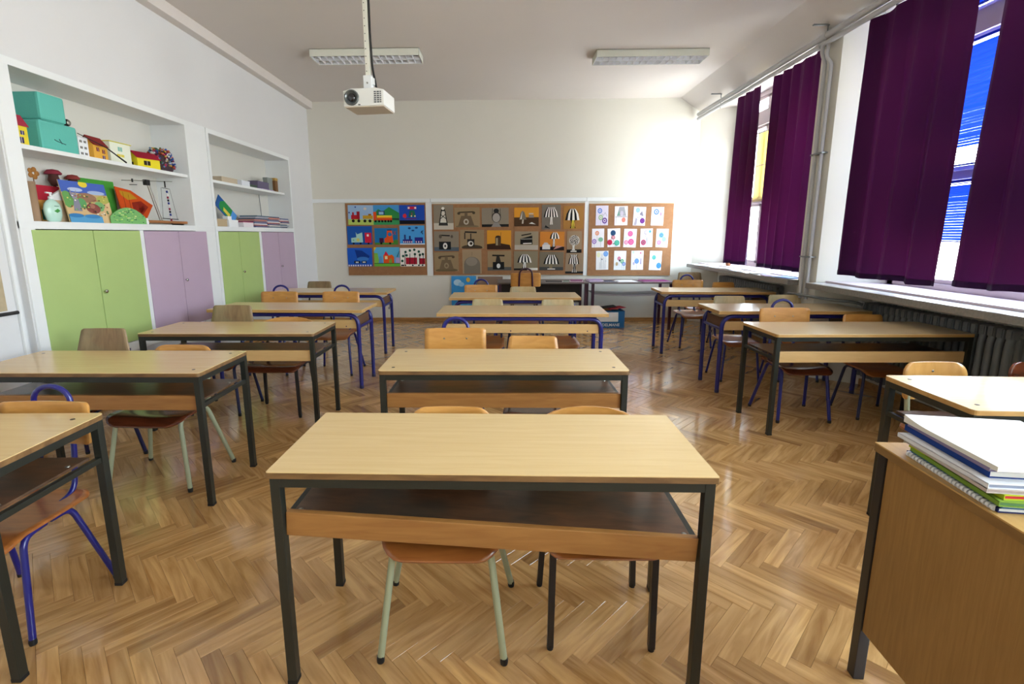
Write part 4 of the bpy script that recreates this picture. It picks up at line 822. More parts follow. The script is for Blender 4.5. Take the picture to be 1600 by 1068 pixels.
chair('trap', .24, 6.12, 'pale grey trapezoid-back chair behind the rearmost middle desk', back=M_paleply, sc=.94, topz=.815)
chair('hoop', .32, 7.12, 'turned-around chair with a dark hoop, facing the back tables', rz=PI, sc=1.07, legm=M_plum)
chair('hoop', 2.345, 4.08, 'blue hoop chair behind the right steel desk near the radiator', seat=M_redply)
chair('trap', 3.01, 4.10, 'honey trapezoid-back chair next to the near radiator', sc=.92, topz=.79, rz=-.04)
chair('cream', 2.325, 2.60, 'round-cornered chair back behind the nearest right desk, left of the pair', sx=1.0, back=M_honey2)
chair('cream', 2.88, 2.60, 'round-cornered chair back at the right picture edge', sx=1.0, back=M_redply, seat=M_redply)
chair('trap', 2.36, 5.12, 'pale worn chair on the left behind the right blue-legged desk', back=M_paleply, sc=.93, topz=.82, legm=M_blue)
chair('trap', 2.93, 5.12, 'greyish chair on the right behind the right blue-legged desk', back=M_paleply, sc=.95, topz=.83, legm=M_blue)
chair('hoop', 2.48, 6.62, 'blue hoop chair behind the rearmost right desk')
chair('trap', 2.94, 6.58, 'small honey chair back behind the rearmost right desk by the far radiator', sc=.93, sx=.9, topz=.82)
chair('trap', 2.80, 7.42, 'empty trapezoid chair standing at the back wall corner', back=M_oldply, sc=1.0, topz=.89, legm=M_navy)

# ------------------------------------------------------------------ tables and boards along the back wall
def back_table(x0, x1, label, modesty, z=.735):
    y0, y1 = 7.45, 8.05; cx_, cy_ = (x0 + x1) / 2, (y0 + y1) / 2; hw, hd = (x1 - x0) / 2, .30
    o = thing('side_table', label, 'table', (cx_, cy_, 0))
    MB().box(-hw, hw, -hd, hd, z - .022, z).build('tabletop', mat('dull_top', '#6c6460', .4), o, .003)
    for sx in (-1, 1):
        for sy in (-1, 1): MB().box(sx * (hw - .04) - .02, sx * (hw - .04) + .02, sy * (hd - .04) - .02, sy * (hd - .04) + .02, 0, z - .022).build('leg', M_plum, o, .002)
    if modesty: MB().box(-hw + .06, hw - .06, hd - .10, hd - .085, .36, z - .03).build('modesty_panel', mat('dark_panel', '#1e1414', .5), o)
    else:
        pts = []
        m = MB(); n = 12
        for i in range(n):
            a = -hw + .06 + (2 * hw - .12) * i / n; b = -hw + .06 + (2 * hw - .12) * (i + 1) / n
            sg = lambda x: .56 - .03 * (1 - (x / hw) ** 2)
            m.add([(a, -hd + .05, sg(a)), (b, -hd + .05, sg(b)), (b, hd - .05, sg(b)), (a, hd - .05, sg(a)), (a, -hd + .05, sg(a) - .012), (b, -hd + .05, sg(b) - .012), (b, hd - .05, sg(b) - .012), (a, hd - .05, sg(a) - .012)], [(0, 1, 2, 3), (7, 6, 5, 4), (0, 4, 5, 1), (2, 6, 7, 3)], True)
        m.build('sagging_shelf', mat('shelf_grey', '#a29ca0', .5), o)
    return o
back_table(-.10, 1.30, 'left back table with a dark front panel, against the wall', True)
back_table(1.33, 2.60, 'right back table with a sagging grey shelf, against the wall', False)
GP = 'papers on the back tables'
for i, (x, y, w_, d_, z_, c, nm, lb) in enumerate([
    (.78, 7.62, .30, .22, .004, '#2a2a2c', 'folder', 'thin black folder on the left back table'),
    (.98, 7.58, .14, .10, .012, '#6c8a78', 'notebook', 'small green notebook on the left back table'),
    (1.13, 7.60, .22, .24, .022, '#8c5478', 'magazine', 'pinkish magazine pile at the right end of the left back table'),
    (1.42, 7.64, .24, .22, .030, '#a890b8', 'magazine', 'lilac magazine at the left end of the right back table'),
    (1.62, 7.58, .20, .18, .012, '#23284a', 'booklet', 'dark blue booklet on the right back table'),
    (1.90, 7.62, .30, .26, .010, '#f0f0f2', 'paper_sheet', 'large white sheet in the middle of the right back table'),
    (2.34, 7.60, .46, .26, .014, '#7c2c68', 'tissue_paper', 'purple tissue paper on the right end of the right back table')]):
    m = MB(); n = 6
    for k in range(3): m.box(-w_ / 2 + k * .008, w_ / 2 - k * .01, -d_ / 2 + k * .006, d_ / 2, z_ * k / 3, z_ * (k + 1) / 3, col=c if k != 1 else '#e8e4e8')
    o = m.build(nm, PAINT); o.location = (x, y, .7352); o.rotation_euler = (0, 0, random.uniform(-.2, .2)); tag(o, lb, 'paper' if 'paper' in nm else 'book', GP)

def leaning_art(x0, x1, z1, y, bgc, shapes, name, label, th=.012, lean=.04, z0=0.0):
    m = MB(); w_ = x1 - x0; h_ = z1 - z0; m.box(0, w_, 0, th, 0, h_, col=bgc); n = 0
    for s_ in shapes:
        n += 1; yy = -.0006 * n
        if s_[0] == 'r': pts = [(s_[1], s_[2]), (s_[3], s_[2]), (s_[3], s_[4]), (s_[1], s_[4])]; c = s_[5]
        elif s_[0] == 'e': pts = [(s_[1] + s_[3] * math.cos(t * PI / 8), s_[2] + s_[4] * math.sin(t * PI / 8)) for t in range(16)]; c = s_[5]
        else: pts = s_[1]; c = s_[2]
        m.add([(p[0] * w_, yy, p[1] * h_) for p in pts], [tuple(range(len(pts)))], col=c)
    o = m.build(name, PAINT); o.location = (x0, y, z0); o.rotation_euler = (-lean, 0, 0); tag(o, label, 'painting'); return o
leaning_art(-.89, -.47, .775, 8.18, '#3c90cc', [('e', .25, .86, .16, .07, '#a8c8dc'), ('e', .4, .82, .12, .05, '#88b8d8'), ('e', .68, .92, .08, .05, '#d0a848'), ('r', .0, .0, 1, .3, '#2c78b4'), ('e', .6, .62, .1, .03, '#183858')], 'painted_board', 'blue painted board with a small yellow sun leaning on the back wall', th=.01)
leaning_art(-.44, -.02, .765, 8.19, '#8a7260', [('r', 0, 0, 1, .80, '#1e4c90'), ('r', .1, .0, .9, .5, '#1a2c60')], 'painted_board', 'brown and blue cardboard sheet leaning beside the sun painting')

# supply box under the right back table
o = thing('supply_box', 'turquoise cardboard box of papers on the floor under the back tables', 'box', (1.66, 7.75, 0), .02)
MB().box(-.24, .24, -.15, -.146, 0, .27).box(-.24, .24, .146, .15, 0, .27).box(-.24, -.236, -.15, .15, 0, .27).box(.236, .24, -.15, .15, 0, .27).box(-.24, .24, -.15, .15, 0, .004).build('carton', mat('teal_card', '#1468a4', .6), o)
MB().box(-.20, .14, -.1515, -.150, .10, .25).build('white_panel', M_paper, o)
def text(body, size, loc, m, parent, name='lettering', rot=(PI / 2, 0, 0)):
    cu = bpy.data.curves.new(name, 'FONT'); cu.body = body; cu.size = size; cu.extrude = .0004; cu.resolution_u = 2; cu.offset = size * .02
    t = bpy.data.objects.new(name, cu); C.objects.link(t)
    me = bpy.data.meshes.new_from_object(t); bpy.data.objects.remove(t); me.materials.clear(); me.materials.append(m)
    t = bpy.data.objects.new(name, me); C.objects.link(t); t.parent = parent; t.location = loc; t.rotation_euler = rot; return t
text('NY DELMANE', .062, (-.215, -.1515, .028), M_paper, o)
for i, (dx, c, rz_) in enumerate(((-.1, '#a06838', .1), (.02, '#c08850', -.15), (.12, '#d04858', .3), (-.02, '#3c3a38', .05))):
    m = MB().box(-.14, .14, -.10, .10, 0, .006, col=c); p = m.build('loose_sheet', PAINT); p.location = (1.66 + dx, 7.75, .276 + i * .012); p.rotation_euler = (0, -.06 * (i - 1), rz_)
    tag(p, ['brown sheet on top of the turquoise box', 'tan sheet on top of the turquoise box', 'red sheet sticking out over the turquoise box', 'dark topmost sheet on the turquoise box'][i], 'paper', 'sheets in the turquoise box')

# ------------------------------------------------------------------ teacher's desk and its pile
TZ = .82
tdx, tdy, ta_ = 1.162, 1.459, .03
o = thing('teacher_desk', "teacher's desk corner with wood side panel and black leg, bottom right", 'desk', (tdx, tdy, 0), -.06)
to = MB().box(0, .75, -1.25, 0, TZ - .004, TZ).build('tabletop', wood('teacher_top', '#b88f52', '#cfa768', (14, 1.2, 14), .35), o)
MB().box(0, .75, -1.25, 0, TZ - .028, TZ - .004).build('edge_band', wood('teacher_edge', '#7c5a30', '#94703f', (8, 2, 8), .45), to, .001)
for (x, y) in ((.022, -.03), (.022, -1.22), (.728, -.03), (.728, -1.22)):
    l = MB().box(x - .017, x + .017, y - .017, y + .017, .0, TZ - .028).build('leg', M_black, o, .002)
MB().box(.010, .026, -1.20, -.048, .185, TZ - .029).build('side_panel', wood('teacher_panel', '#8a6534', '#a98048', (30, 30, 2.0), .5, contrast=.8), o, .001)
MB().box(.045, .705, -.04, -.02, TZ - .07, TZ - .03).build('top_rail', M_black, o)
def pile(name, label, cat, px, py, w_, d_, th, z, rz, cols, spiral=None, curl=0):
    o = thing(name, label, cat, (0, 0, 0), rz, 'folders and books on the teacher desk')
    p = un(px, py, 'z', z); o.location = (p.x, p.y, z)
    c1, c2 = cols; n = 14
    if curl:
        m = MB(); vs = []
        for i in range(n + 1):
            for j in range(n + 1):
                x = w_ * i / n; y = -d_ * j / n; t = max(0, 1 - (j / n) * 3.2); vs.append((x, y, th + curl * t * t * (1 - .6 * i / n)))
        k = n + 1; fs = [(i * k + j, i * k + j + 1, (i + 1) * k + j + 1, (i + 1) * k + j)[::-1] for i in range(n) for j in range(n)]
        m.add(vs, fs, True, col=c1); lo = [(a, b, 0) for a, b, _ in vs]
        bd = [j for j in range(k)] + [i * k + n for i in range(1, k)] + [n * k + j for j in range(n - 1, -1, -1)] + [i * k for i in range(n - 1, 0, -1)]
        vv = [vs[q_] for q_ in bd] + [lo[q_] for q_ in bd]; L_ = len(bd); m.add(vv, [(q_, (q_ + 1) % L_, L_ + (q_ + 1) % L_, L_ + q_)[::-1] for q_ in range(L_)], False, col=c2)
        m.build('sheets', PAINT, o)
    else:
        MB().box(.004, w_ - .004, -d_ + .004, -.004, .0015, th - .0015, col=c2).build('pages', PAINT, o)
        MB().box(0, w_, -d_, 0, th - .0016, th, col=c1).box(0, w_, -d_, 0, 0, .0016, col=c1).box(0, .0016, -d_, 0, 0, th, col=c1).build('cover', PAINT, o)
    if spiral:
        for k in range(spiral):
            yy = -.012 - k * (d_ - .024) / (spiral - 1)
            MB().lathe([(th * .62, -.004), (th * .66, 0), (th * .62, .004)], (0, yy, th / 2), 10, 'y').build('spiral_ring', M_paper, o)
    return o
z = TZ + .0005
L = [('spiral_notebook', 'dark blue notebook with white comb binding at the bottom of the stack', 'book', 1416, 706, .215, .31, .012, ('#232a5c', '#e8e8e0'), 24, 0),
     ('exercise_book', 'light blue and teal booklet second from the bottom of the stack', 'book', 1424, 703, .22, .30, .009, ('#4c7ca0', '#dce4e0'), None, 0),
     ('exercise_book', 'green folder low in the stack', 'book', 1422, 700, .23, .30, .012, ('#7da03c', '#5c8458'), None, 0),
     ('exercise_book', 'lime folder with a red corner in the middle of the stack', 'book', 1420, 694, .23, .29, .012, ('#b4c428', '#c03038'), None, 0),
     ('exercise_book', 'cream folder in the middle of the stack', 'book', 1412, 686, .24, .29, .010, ('#c4b8b0', '#b8a8a0'), None, 0),
     ('binder', 'white and blue binder above the cream folder', 'binder', 1402, 678, .24, .30, .012, ('#e4e6ea', '#8c94a8'), None, 0),
     ('binder', 'deep blue binder near the top of the stack', 'binder', 1413, 668, .25, .29, .017, ('#1c3c84', '#e8e4d8'), None, 0),
     ('binder', 'mauve-grey folder right under the white papers', 'binder', 1418, 662, .25, .28, .010, ('#8c80a0', '#d8d4dc'), None, 0),
     ('paper_stack', 'curling pile of bright white papers on top of the stack', 'paper', 1412, 655, .30, .31, .012, ('#f8f9fa', '#e4e2d8'), None, .010)]
for i, (nm, lb, ct, px, py, w_, d_, th, cols, spi, cu) in enumerate(L):
    pile(nm, lb, ct, px, py + 3, w_, d_, th, z, -.10 + random.uniform(-.04, .04), cols, spi, cu); z += th + .0006

# ------------------------------------------------------------------ things on the cabinet shelves
ZU, ZL = 2.0725, 1.5685           # top shelf, bottom shelf levels
def toy_house(x0, x1, y0, y1, z, hw_, hr, wall, roof, wins, label, ridge='y', door=None, group='card houses on the top shelf', flat=False, rz=0):
    """card house; front faces the room (+x). x0..x1 depth, y0..y1 length"""
    cx_, cy_ = (x0 + x1) / 2, (y0 + y1) / 2; o = thing('card_house', label, 'toy house', (cx_, cy_, z), rz, group)
    a, b = (x1 - x0) / 2, (y1 - y0) / 2
    m = MB().box(-a, a, -b, b, 0, hw_, col=wall)
    if not flat and ridge == 'y': m.add([(-a, -b, hw_), (a, -b, hw_), (0, -b, hw_ + hr * .93), (-a, b, hw_), (a, b, hw_), (0, b, hw_ + hr * .93)], [(0, 1, 2), (5, 4, 3)], col=wall)
    if not flat and ridge == 'x': m.add([(a, -b, hw_), (a, b, hw_), (a, 0, hw_ + hr * .93), (-a, -b, hw_), (-a, b, hw_), (-a, 0, hw_ + hr * .93)], [(0, 1, 2), (5, 4, 3)], col=wall)
    m.build('walls', PAINT, o)
    e = .008
    r_ = MB()
    if flat: r_.box(-a - e, a + e, -b - e, b + e, hw_, hw_ + hr, col=roof)
    elif ridge == 'y':
        for s in (-1, 1): r_.add([(s * (a + e), -b - e, hw_ - .004), (s * (a + e), b + e, hw_ - .004), (0, b + e, hw_ + hr), (0, -b - e, hw_ + hr), (s * (a + e), -b - e, hw_ + .001), (s * (a + e), b + e, hw_ + .001), (0, b + e, hw_ + hr + .006), (0, -b - e, hw_ + hr + .006)], [(0, 1, 2, 3), (4, 7, 6, 5), (0, 4, 5, 1), (0, 3, 7, 4), (1, 5, 6, 2)], col=roof)
    else:
        for s in (-1, 1): r_.add([(-a - e, s * (b + e), hw_ - .004), (a + e, s * (b + e), hw_ - .004), (a + e, 0, hw_ + hr), (-a - e, 0, hw_ + hr), (-a - e, s * (b + e), hw_ + .001), (a + e, s * (b + e), hw_ + .001), (a + e, 0, hw_ + hr + .006), (-a - e, 0, hw_ + hr + .006)], [(0, 1, 2, 3), (4, 7, 6, 5), (0, 4, 5, 1), (0, 3, 7, 4), (1, 5, 6, 2)], col=roof)
    r_.build('roof', PAINT, o)
    for (yy, zz, w_, h_, c) in wins:
        MB().box(a, a + .0015, (yy - w_ / 2) * 2 * b, (yy + w_ / 2) * 2 * b, zz * hw_, (zz + h_) * hw_, col=c).box(a, a + .0022, yy * 2 * b - .0015, yy * 2 * b + .0015, zz * hw_, (zz + h_) * hw_, col='#e8e0d0').build('window', PAINT, o)
    if door: MB().box(-.012, .012, -b - .0018, -b, 0, hw_ * .55, col=door).box(-a * .55, -a * .2, -b - .0018, -b, hw_ * .55, hw_ * .8, col='#30304a').build('door', PAINT, o)
    return o
toy_house(-3.34, -3.26, 3.30, 3.43, ZU, .13, .07, '#e6d23c', '#a83448', [(-.25, .62, .2, .2, '#3a3470'), (.2, .55, .2, .2, '#3a3470'), (.1, .12, .26, .3, '#3a3060')], 'yellow card house with a dark red roof at the left end of the top shelf', door='#d83c1c')
toy_house(-3.33, -3.27, 3.845, 3.935, ZU, .145, .004, '#eef0f2', '#dfe3ea', [(yy, zz, .22, .12, '#2c2c34') for yy in (-.22, .2) for zz in (.12, .42, .74)], 'white card tower with small dark windows beside the turquoise boxes', flat=True, door='#d8dce4')
toy_house(-3.38, -3.28, 3.98, 4.14, ZU, .115, .065, '#e8b048', '#8c2c2c', [(-.2, .58, .18, .26, '#7c1c28'), (.2, .5, .18, .26, '#7c1c28'), (.18, .1, .18, .26, '#54306c')], 'orange card house with dark red windows and a maroon roof', door='#d85c20', rz=.1)
toy_house(-3.44, -3.30, 4.19, 4.42, ZU, .175, .006, '#e9eddc', '#d8cf44', [(-.02, .62, .2, .2, '#8cc0b4'), (-.02, .36, .34, .12, '#d8c850')], 'tall cream card house with a flat yellow roof edge and pale blue window', flat=True, door='#5c8c74')
o = thing('card_roof', 'small maroon triangular card standing behind the yellow cottage', 'toy house', (-3.42, 4.52, ZU))
MB().add([(0, -.07, 0), (0, .09, 0), (0, -.06, .17), (-.05, -.07, 0), (-.05, .09, 0), (-.05, -.06, .17)], [(0, 1, 2), (5, 4, 3), (0, 3, 4, 1), (1, 4, 5, 2), (2, 5, 3, 0)], col='#74203a').build('card', PAINT, o)
toy_house(-3.36, -3.24, 4.46, 4.68, ZU, .085, .055, '#e8d830', '#a01c34', [(-.08, .3, .28, .45, '#2c2418')], 'yellow card cottage with a red roof near the coloured paper tree', door='#2c2418', ridge='y', rz=-.25)
def foam_box(x0, x1, y0, y1, z0, z1, label, grip):
    o = thing('foam_box', label, 'box', ((x0 + x1) / 2, (y0 + y1) / 2, z0), 0); a, b, h = (x1 - x0) / 2, (y1 - y0) / 2, z1 - z0
    M_t = mat('turquoise_foam', '#5fbcae', .7, bump=.2, bscale=120, noise=.05)
    MB().box(-a, a, -b, b, .004, h).build('block', M_t, o, .018)
    MB().box(-a + .012, a - .012, -b + .012, b - .012, 0, .005).build('base', M_t, o)
    if grip: MB().tube([(a + .001, -.03, h * .36), (a + .001, .04, h * .30)], .003, 6).tube([(a + .001, -.01, h * .45), (a + .001, .01, h * .3)], .003, 6).tube([(a + .001, -.05, h * .40), (a + .001, -.03, h * .36)], .003, 6).build('ink_mark', mat('ink', '#1c4a4a', .6), o)
    return o
foam_box(-3.475, -3.255, 3.52, 3.83, ZU + .001, ZU + .205, 'larger turquoise foam box with an ink mark, below the other', True)
foam_box(-3.475, -3.26, 3.55, 3.76, ZU + .207, ZU + .395, 'smaller turquoise foam box stacked on the larger one', False)
o = thing('hand_torch', 'black rounded torch with a pale end lying on the larger turquoise box', 'torch', (-3.32, 3.792, ZU + .235), .2)
MB().lathe([(.012, -.045), (.024, -.03), (.027, 0), (.026, .03), (.022, .04)], (0, 0, 0), 16, 'x').build('body', M_rubber, o); MB().lathe([(.020, .04), (.016, .046), (.004, .047)], (0, 0, 0), 16, 'x').build('lens', M_bolt, o)
a = un(121, 208, 'x', -3.235); b = un(198, 258, 'x', -3.205)
o = thing('black_stick', 'long thin black stick leaning across the card houses', 'stick', (b.x, b.y, ZU)); 
MB().tube([(a.x - b.x, a.y - b.y, a.z - ZU), ((a.x - b.x) * .5, (a.y - b.y) * .42, (a.z - ZU) * .60), (0, 0, .006)], .005, 8, radii=[.003, .0045, .007]).build('stick', M_rubber, o)
o = thing('paper_tree', 'ball of rolled coloured paper beads at the right end of the top shelf', 'craft', (-3.33, 4.845, ZU))
rr = random.Random(5); pal = ['#b83c5c', '#3c5ca8', '#d8d0c8', '#486c48', '#c8a848', '#7c3c6c', '#e0e4e8', '#383c48', '#b05838', '#6c8cb0']
m = MB()
for k in range(260):
    th_, ph_ = rr.uniform(0, 2 * PI), rr.uniform(.05, 1.0); R0 = .115 * (1 - .35 * ph_ ** 2)
    zc_ = .03 + .19 * ph_; c_ = (R0 * math.cos(th_) * rr.uniform(.7, 1), R0 * math.sin(th_) * rr.uniform(.7, 1), zc_)
    dv = Vector((math.cos(th_), math.sin(th_), rr.uniform(-.4, .8))).normalized() * .016
    m.tube([Vector(c_) - dv, Vector(c_) + dv], .0085, 6, col=rr.choice(pal))
bo = m.build('paper_beads', PAINT, o); bo['kind'] = 'stuff'
MB().lathe([(.08, 0), (.095, .02), (.10, .06), (.088, .13), (.055, .19), (.01, .215)], (0, 0, 0), 20, col='#4c3c44').build('core', PAINT, o)

# lower shelf
o = thing('cardboard_tube', 'brown cardboard tube standing at the left end of the lower shelf', 'tube', (-3.27, 3.385, ZL))
MB().lathe([(.036, 0), (.036, .27), (.033, .27), (.033, .01)], (0, 0, 0), 24).build('tube', M_card, o)
o = thing('craft_flower', 'orange-brown paper flower on a thin stick above the cardboard tube', 'craft', (-3.30, 3.47, ZL))
MB().tube([(0, 0, 0.0), (-.01, .0, .30)], .003, 6, col='#6c5040').build('stick', PAINT, o)
for k in range(5):
    t = k * 2 * PI / 5; MB().lathe([(.0, -.003), (.018, -.002), (.018, .002), (.0, .003)], (-.005 , .026 * math.cos(t), .335 + .026 * math.sin(t)), 10, 'x', col='#a8743c').build('petal', PAINT, o)
for (yy, zz, hh, w_, cap, lb) in ((3.80, .28, .10, .05, '#8c3040', 'red-capped craft mushroom with a dark stem'), (3.97, .26, .11, .045, '#8c3c38', 'brown-red craft mushroom beside the green-framed board')):
    o = thing('craft_mushroom', lb, 'craft', (-3.465, yy, ZL)); 
    MB().lathe([(.012, 0), (.010, zz)], (0, 0, 0), 12, col='#5c3c30').lathe([(.020, zz), (.038, zz + .04), (.028, zz + .09)], (0, 0, 0), 14, col='#54322c').build('stem', PAINT, o)
    MB().lathe([(w_, zz + .085), (w_ * 1.1, zz + .095), (w_ * .7, zz + .118), (.005, zz + .124)], (0, 0, 0), 20, col=cap).build('cap', PAINT, o)
toy_house(-3.425, -3.335, 3.46, 3.88, ZL, .16, .10, '#d8a04c', '#b8283c', [(-.25, .1, .22, .45, '#2c7468'), (.2, .1, .22, .45, '#2c7468')], 'large red-roofed card house behind the soap bottle on the lower shelf', ridge='y')
o = thing('paper_gable', 'white paper gable with a blue window standing before the red roof', 'craft', (-3.30, 3.67, ZL + .0))
MB().add([(0, -.10, .16), (0, .12, .16), (0, .13, .20), (0, .04, .262), (0, -.09, .19), (-.02, -.10, .16), (-.02, .12, .16), (-.02, .13, .20), (-.02, .04, .262), (-.02, -.09, .19)], [(0, 1, 2, 3, 4), (9, 8, 7, 6, 5), (0, 5, 6, 1), (1, 6, 7, 2), (2, 7, 8, 3), (3, 8, 9, 4), (4, 9, 5, 0)], col='#e4e8ea').box(.0, .002, .03, .07, .185, .225, col='#2c68a8').box(-.02, 0, -.1, .12, 0, .16, col='#c8b090').build('card', PAINT, o)
o = thing('white_carton', 'small white carton at the left end of the lower shelf behind the tube', 'box', (-3.34, 3.33, ZL)); MB().box(-.03, .03, -.035, .035, 0, .11).build('carton', M_paper, o, .002)
o = thing('soap_bottle', 'pale green pump soap bottle with a leaf label on the lower shelf', 'bottle', (-3.25, 3.515, ZL))
bm_ = MB(); pr = [(.030, 0), (.045, .01), (.056, .05), (.058, .09), (.050, .125), (.030, .15), (.014, .158), (.014, .165)]
bm_.lathe(pr, (0, 0, 0), 24); bm_.v = [(x * .6, y * 1.15, z_) for x, y, z_ in bm_.v]
bm_.build('bottle', mat('soap_plastic', '#bfe4d6', .25, coat=.3), o)
MB().lathe([(.017, .16), (.017, .178), (.008, .18), (.006, .20)], (0, 0, 0), 14).box(-.007, .007, -.036, .010, .198, .208).build('pump', M_white, o, .002)
lf = MB(); lf.add([(.0365, -.028, .075), (.0375, -.004, .063), (.0365, .022, .078), (.0372, .004, .093)], [(0, 1, 2, 3)], col='#4c9c4c').box(.034, .0365, -.018, .016, .108, .112, col='#6c9c8c').build('leaf_label', PAINT, o)
def lean_panel(name, label, corners, shapes, bgc, th=.006, cat='painting', x=-3.25):
    """flat painted board leaning against the shelf; corners = bottom y0,y1 top z and lean back dx"""
    y0, y1, h_, dx, z0 = corners; w_ = y1 - y0; o = thing(name, label, cat, (x, y0, z0))
    Mx = Matrix(((0, 0, 1), (1, 0, 0), (0, 1, 0)))
    def P_(u_, v_, k): return (-dx * v_ + k, u_ * w_, v_ * h_)
    m = MB(); m.add([P_(0, 0, 0), P_(1, 0, 0), P_(1, 1, 0), P_(0, 1, 0), P_(0, 0, -th), P_(1, 0, -th), P_(1, 1, -th), P_(0, 1, -th)], [(0, 1, 2, 3), (7, 6, 5, 4), (0, 4, 5, 1), (1, 5, 6, 2), (2, 6, 7, 3), (3, 7, 4, 0)], col=bgc)
    n = 0
    for s_ in shapes:
        n += 1; k = .0004 * n
        if s_[0] == 'r': pts = [(s_[1], s_[2]), (s_[3], s_[2]), (s_[3], s_[4]), (s_[1], s_[4])]; c = s_[5]
        elif s_[0] == 'e': pts = [(s_[1] + s_[3] * math.cos(t * PI / 8), s_[2] + s_[4] * math.sin(t * PI / 8)) for t in range(16)]; c = s_[5]
        else: pts = s_[1]; c = s_[2]
        pts = [(min(max(p[0], 0), 1), min(max(p[1], 0), 1)) for p in pts]
        m.add([P_(p[0], p[1], k) for p in pts], [tuple(range(len(pts)))], col=c)
    m.build('board', PAINT, o); return o
rr = random.Random(9)
scn = [('r', 0, .72, 1, 1, '#4c68bc'), ('e', .5, .95, .1, .08, '#e8d040'), ('e', .3, .80, .16, .05, '#b8c8e8'), ('e', .75, .76, .2, .05, '#a8bce0'), ('e', .5, .62, .22, .12, '#9c7860'), ('e', .9, .6, .18, .1, '#b8b860'), ('r', 0, .2, 1, .5, '#d8b888'), ('e', .08, .55, .12, .2, '#6ca45c'), ('e', .36, .48, .10, .12, '#64a468'), ('e', .74, .42, .12, .12, '#7cb074'), ('e', .58, .36, .16, .13, '#8c5048'), ('e', .56, .42, .07, .06, '#a87060'), ('p', [(.14, .28), (.32, .28), (.30, .56), (.20, .58)], '#8c8c9c'), ('e', .22, .64, .07, .06, '#9898a8'), ('p', [(.14, .66), (.17, .82), (.20, .68)], '#8c8c9c'), ('p', [(.24, .68), (.30, .80), (.27, .66)], '#8c8c9c'), ('p', [(.62, .02), (.9, .5), (1, .55), (.92, .0)], '#e0c090'), ('r', 0, 0, .72, .16, '#5ca0cc'), ('e', .15, .17, .16, .05, '#3c80b8'), ('e', .5, .16, .18, .05, '#4488c0')]
for k in range(40): scn.append(('e', rr.uniform(.05, .95), rr.uniform(.2, .7), .018, .018, rr.choice(['#4c7c4c', '#d8d070', '#f0ece0', '#a85c48', '#3c4c3c', '#88b878'])))
lean_panel('landscape_painting', 'unframed painted landscape with a grey donkey, sun and pond on the lower shelf', (3.63, 4.05, .31, .05, ZL), scn, '#c8b080', x=-3.235)
lean_panel('green_board', 'bright green panel standing behind the landscape painting', (4.04, 4.44, .375, .01, ZL), [], '#4ca03c', x=-3.50)
hill = [('e', rr.uniform(.1, .9), rr.uniform(.05, .8), .12, .03, rr.choice(['#58a064', '#a8d060', '#6cb880', '#e0e090', '#3c8058'])) for k in range(46)]
o = thing('card_hill', 'green crayoned cut-out hill standing in front of the landscape', 'craft', (-3.215, 3.99, ZL))
m = MB(); n = 16; hp = [(i / n, .04 + .96 * math.sin(PI * (.08 + .84 * i / n)) ** .7) for i in range(n + 1)]
hpoly = [(0, 0)] + [(a_ * .40, b_ * .135) for a_, b_ in hp] + [(.40, 0)]
m.prism(hpoly, 0, .005, lambda u_, v_, w_: (-w_, u_, v_), col='#7cb870')
for k in range(70):
    a_ = rr.uniform(.03, .36); top = .135 * (.04 + .96 * math.sin(PI * (.08 + .84 * a_ / .40)) ** .7); zz = rr.uniform(.008, max(.02, top - .012)); w_ = rr.uniform(.010, .03)
    m.add([(.0003 + k * .00001, a_, zz), (.0003 + k * .00001, a_ + w_, zz + rr.uniform(-.004, .006)), (.0003 + k * .00001, a_ + w_, zz + .006), (.0003 + k * .00001, a_, zz + .005)], [(0, 1, 2, 3)], col=rr.choice(['#3c8c5c', '#b8dc70', '#5ca878', '#e8e8a0', '#8ccc5c', '#285c40']))
m.build('card', PAINT, o)
o = thing('orange_glass_plaque', 'orange-red painted glass plaque leaning at the back of the lower shelf', 'craft', (-3.40, 4.52, ZL))
pl = [(-.14, .10), (-.16, .33), (.02, .31), (.27, .19), (.12, .03)]
m = MB(); m.prism(pl, 0, .008, lambda u_, v_, w_: (-.12 * v_ - w_, u_, v_), col='#d05018')
for (pts, c) in (([(-.12, .30), (0, .29), (.08, .24), (-.04, .22), (-.11, .26)], '#c08c20'), ([(0, .20), (.12, .22), (.20, .17), (.10, .09), (.0, .12)], '#8c2412'), ([(-.09, .13), (-.085, .29), (-.08, .29), (-.085, .13)], '#5c2810'), ([(-.03, .11), (-.025, .27), (-.02, .27), (-.025, .11)], '#5c2810'), ([(.06, .14), (.14, .19), (.15, .15), (.09, .11)], '#6c1a10')):
    m.add([(-.12 * v_ + .0006, u_, v_) for u_, v_ in pts], [tuple(range(len(pts)))], col=c)
m.build('glass', PAINT, o)
o = thing('model_loom', 'small model with metal rods and strings on a wooden base', 'model', (-3.30, 4.74, ZL))
MB().box(-.09, .06, -.30, .27, .016, .040).build('base_board', wood('model_wood', '#8c5a34', '#a8703f', (8, 2, 8), .5), o, .003)
MB().box(-.07, .04, -.27, -.25, 0, .016).box(-.07, .04, .22, .24, 0, .016).build('foot', M_rubber, o)
for (yy, r2) in ((-.06, .008), (-.035, .007)): MB().tube([(0, yy + .02, .04), (-.02, yy - .08, .40)], r2, 8).build('upright_rod', M_bolt, o)
MB().tube([(-.02, -.44, .375), (-.02, .22, .43)], .004, 6).build('cross_rod', M_bolt, o)
MB().box(-.035, .0, -.17, -.12, .36, .41).build('clamp', M_rubber, o, .003)
for yy in (-.33,): MB().tube([(-.01, yy, .37), (-.01, yy, .40)], .007, 6).tube([(-.01, yy - .04, .345), (-.01, yy + .05, .352)], .003, 5).build('hanger', M_rubber, o)
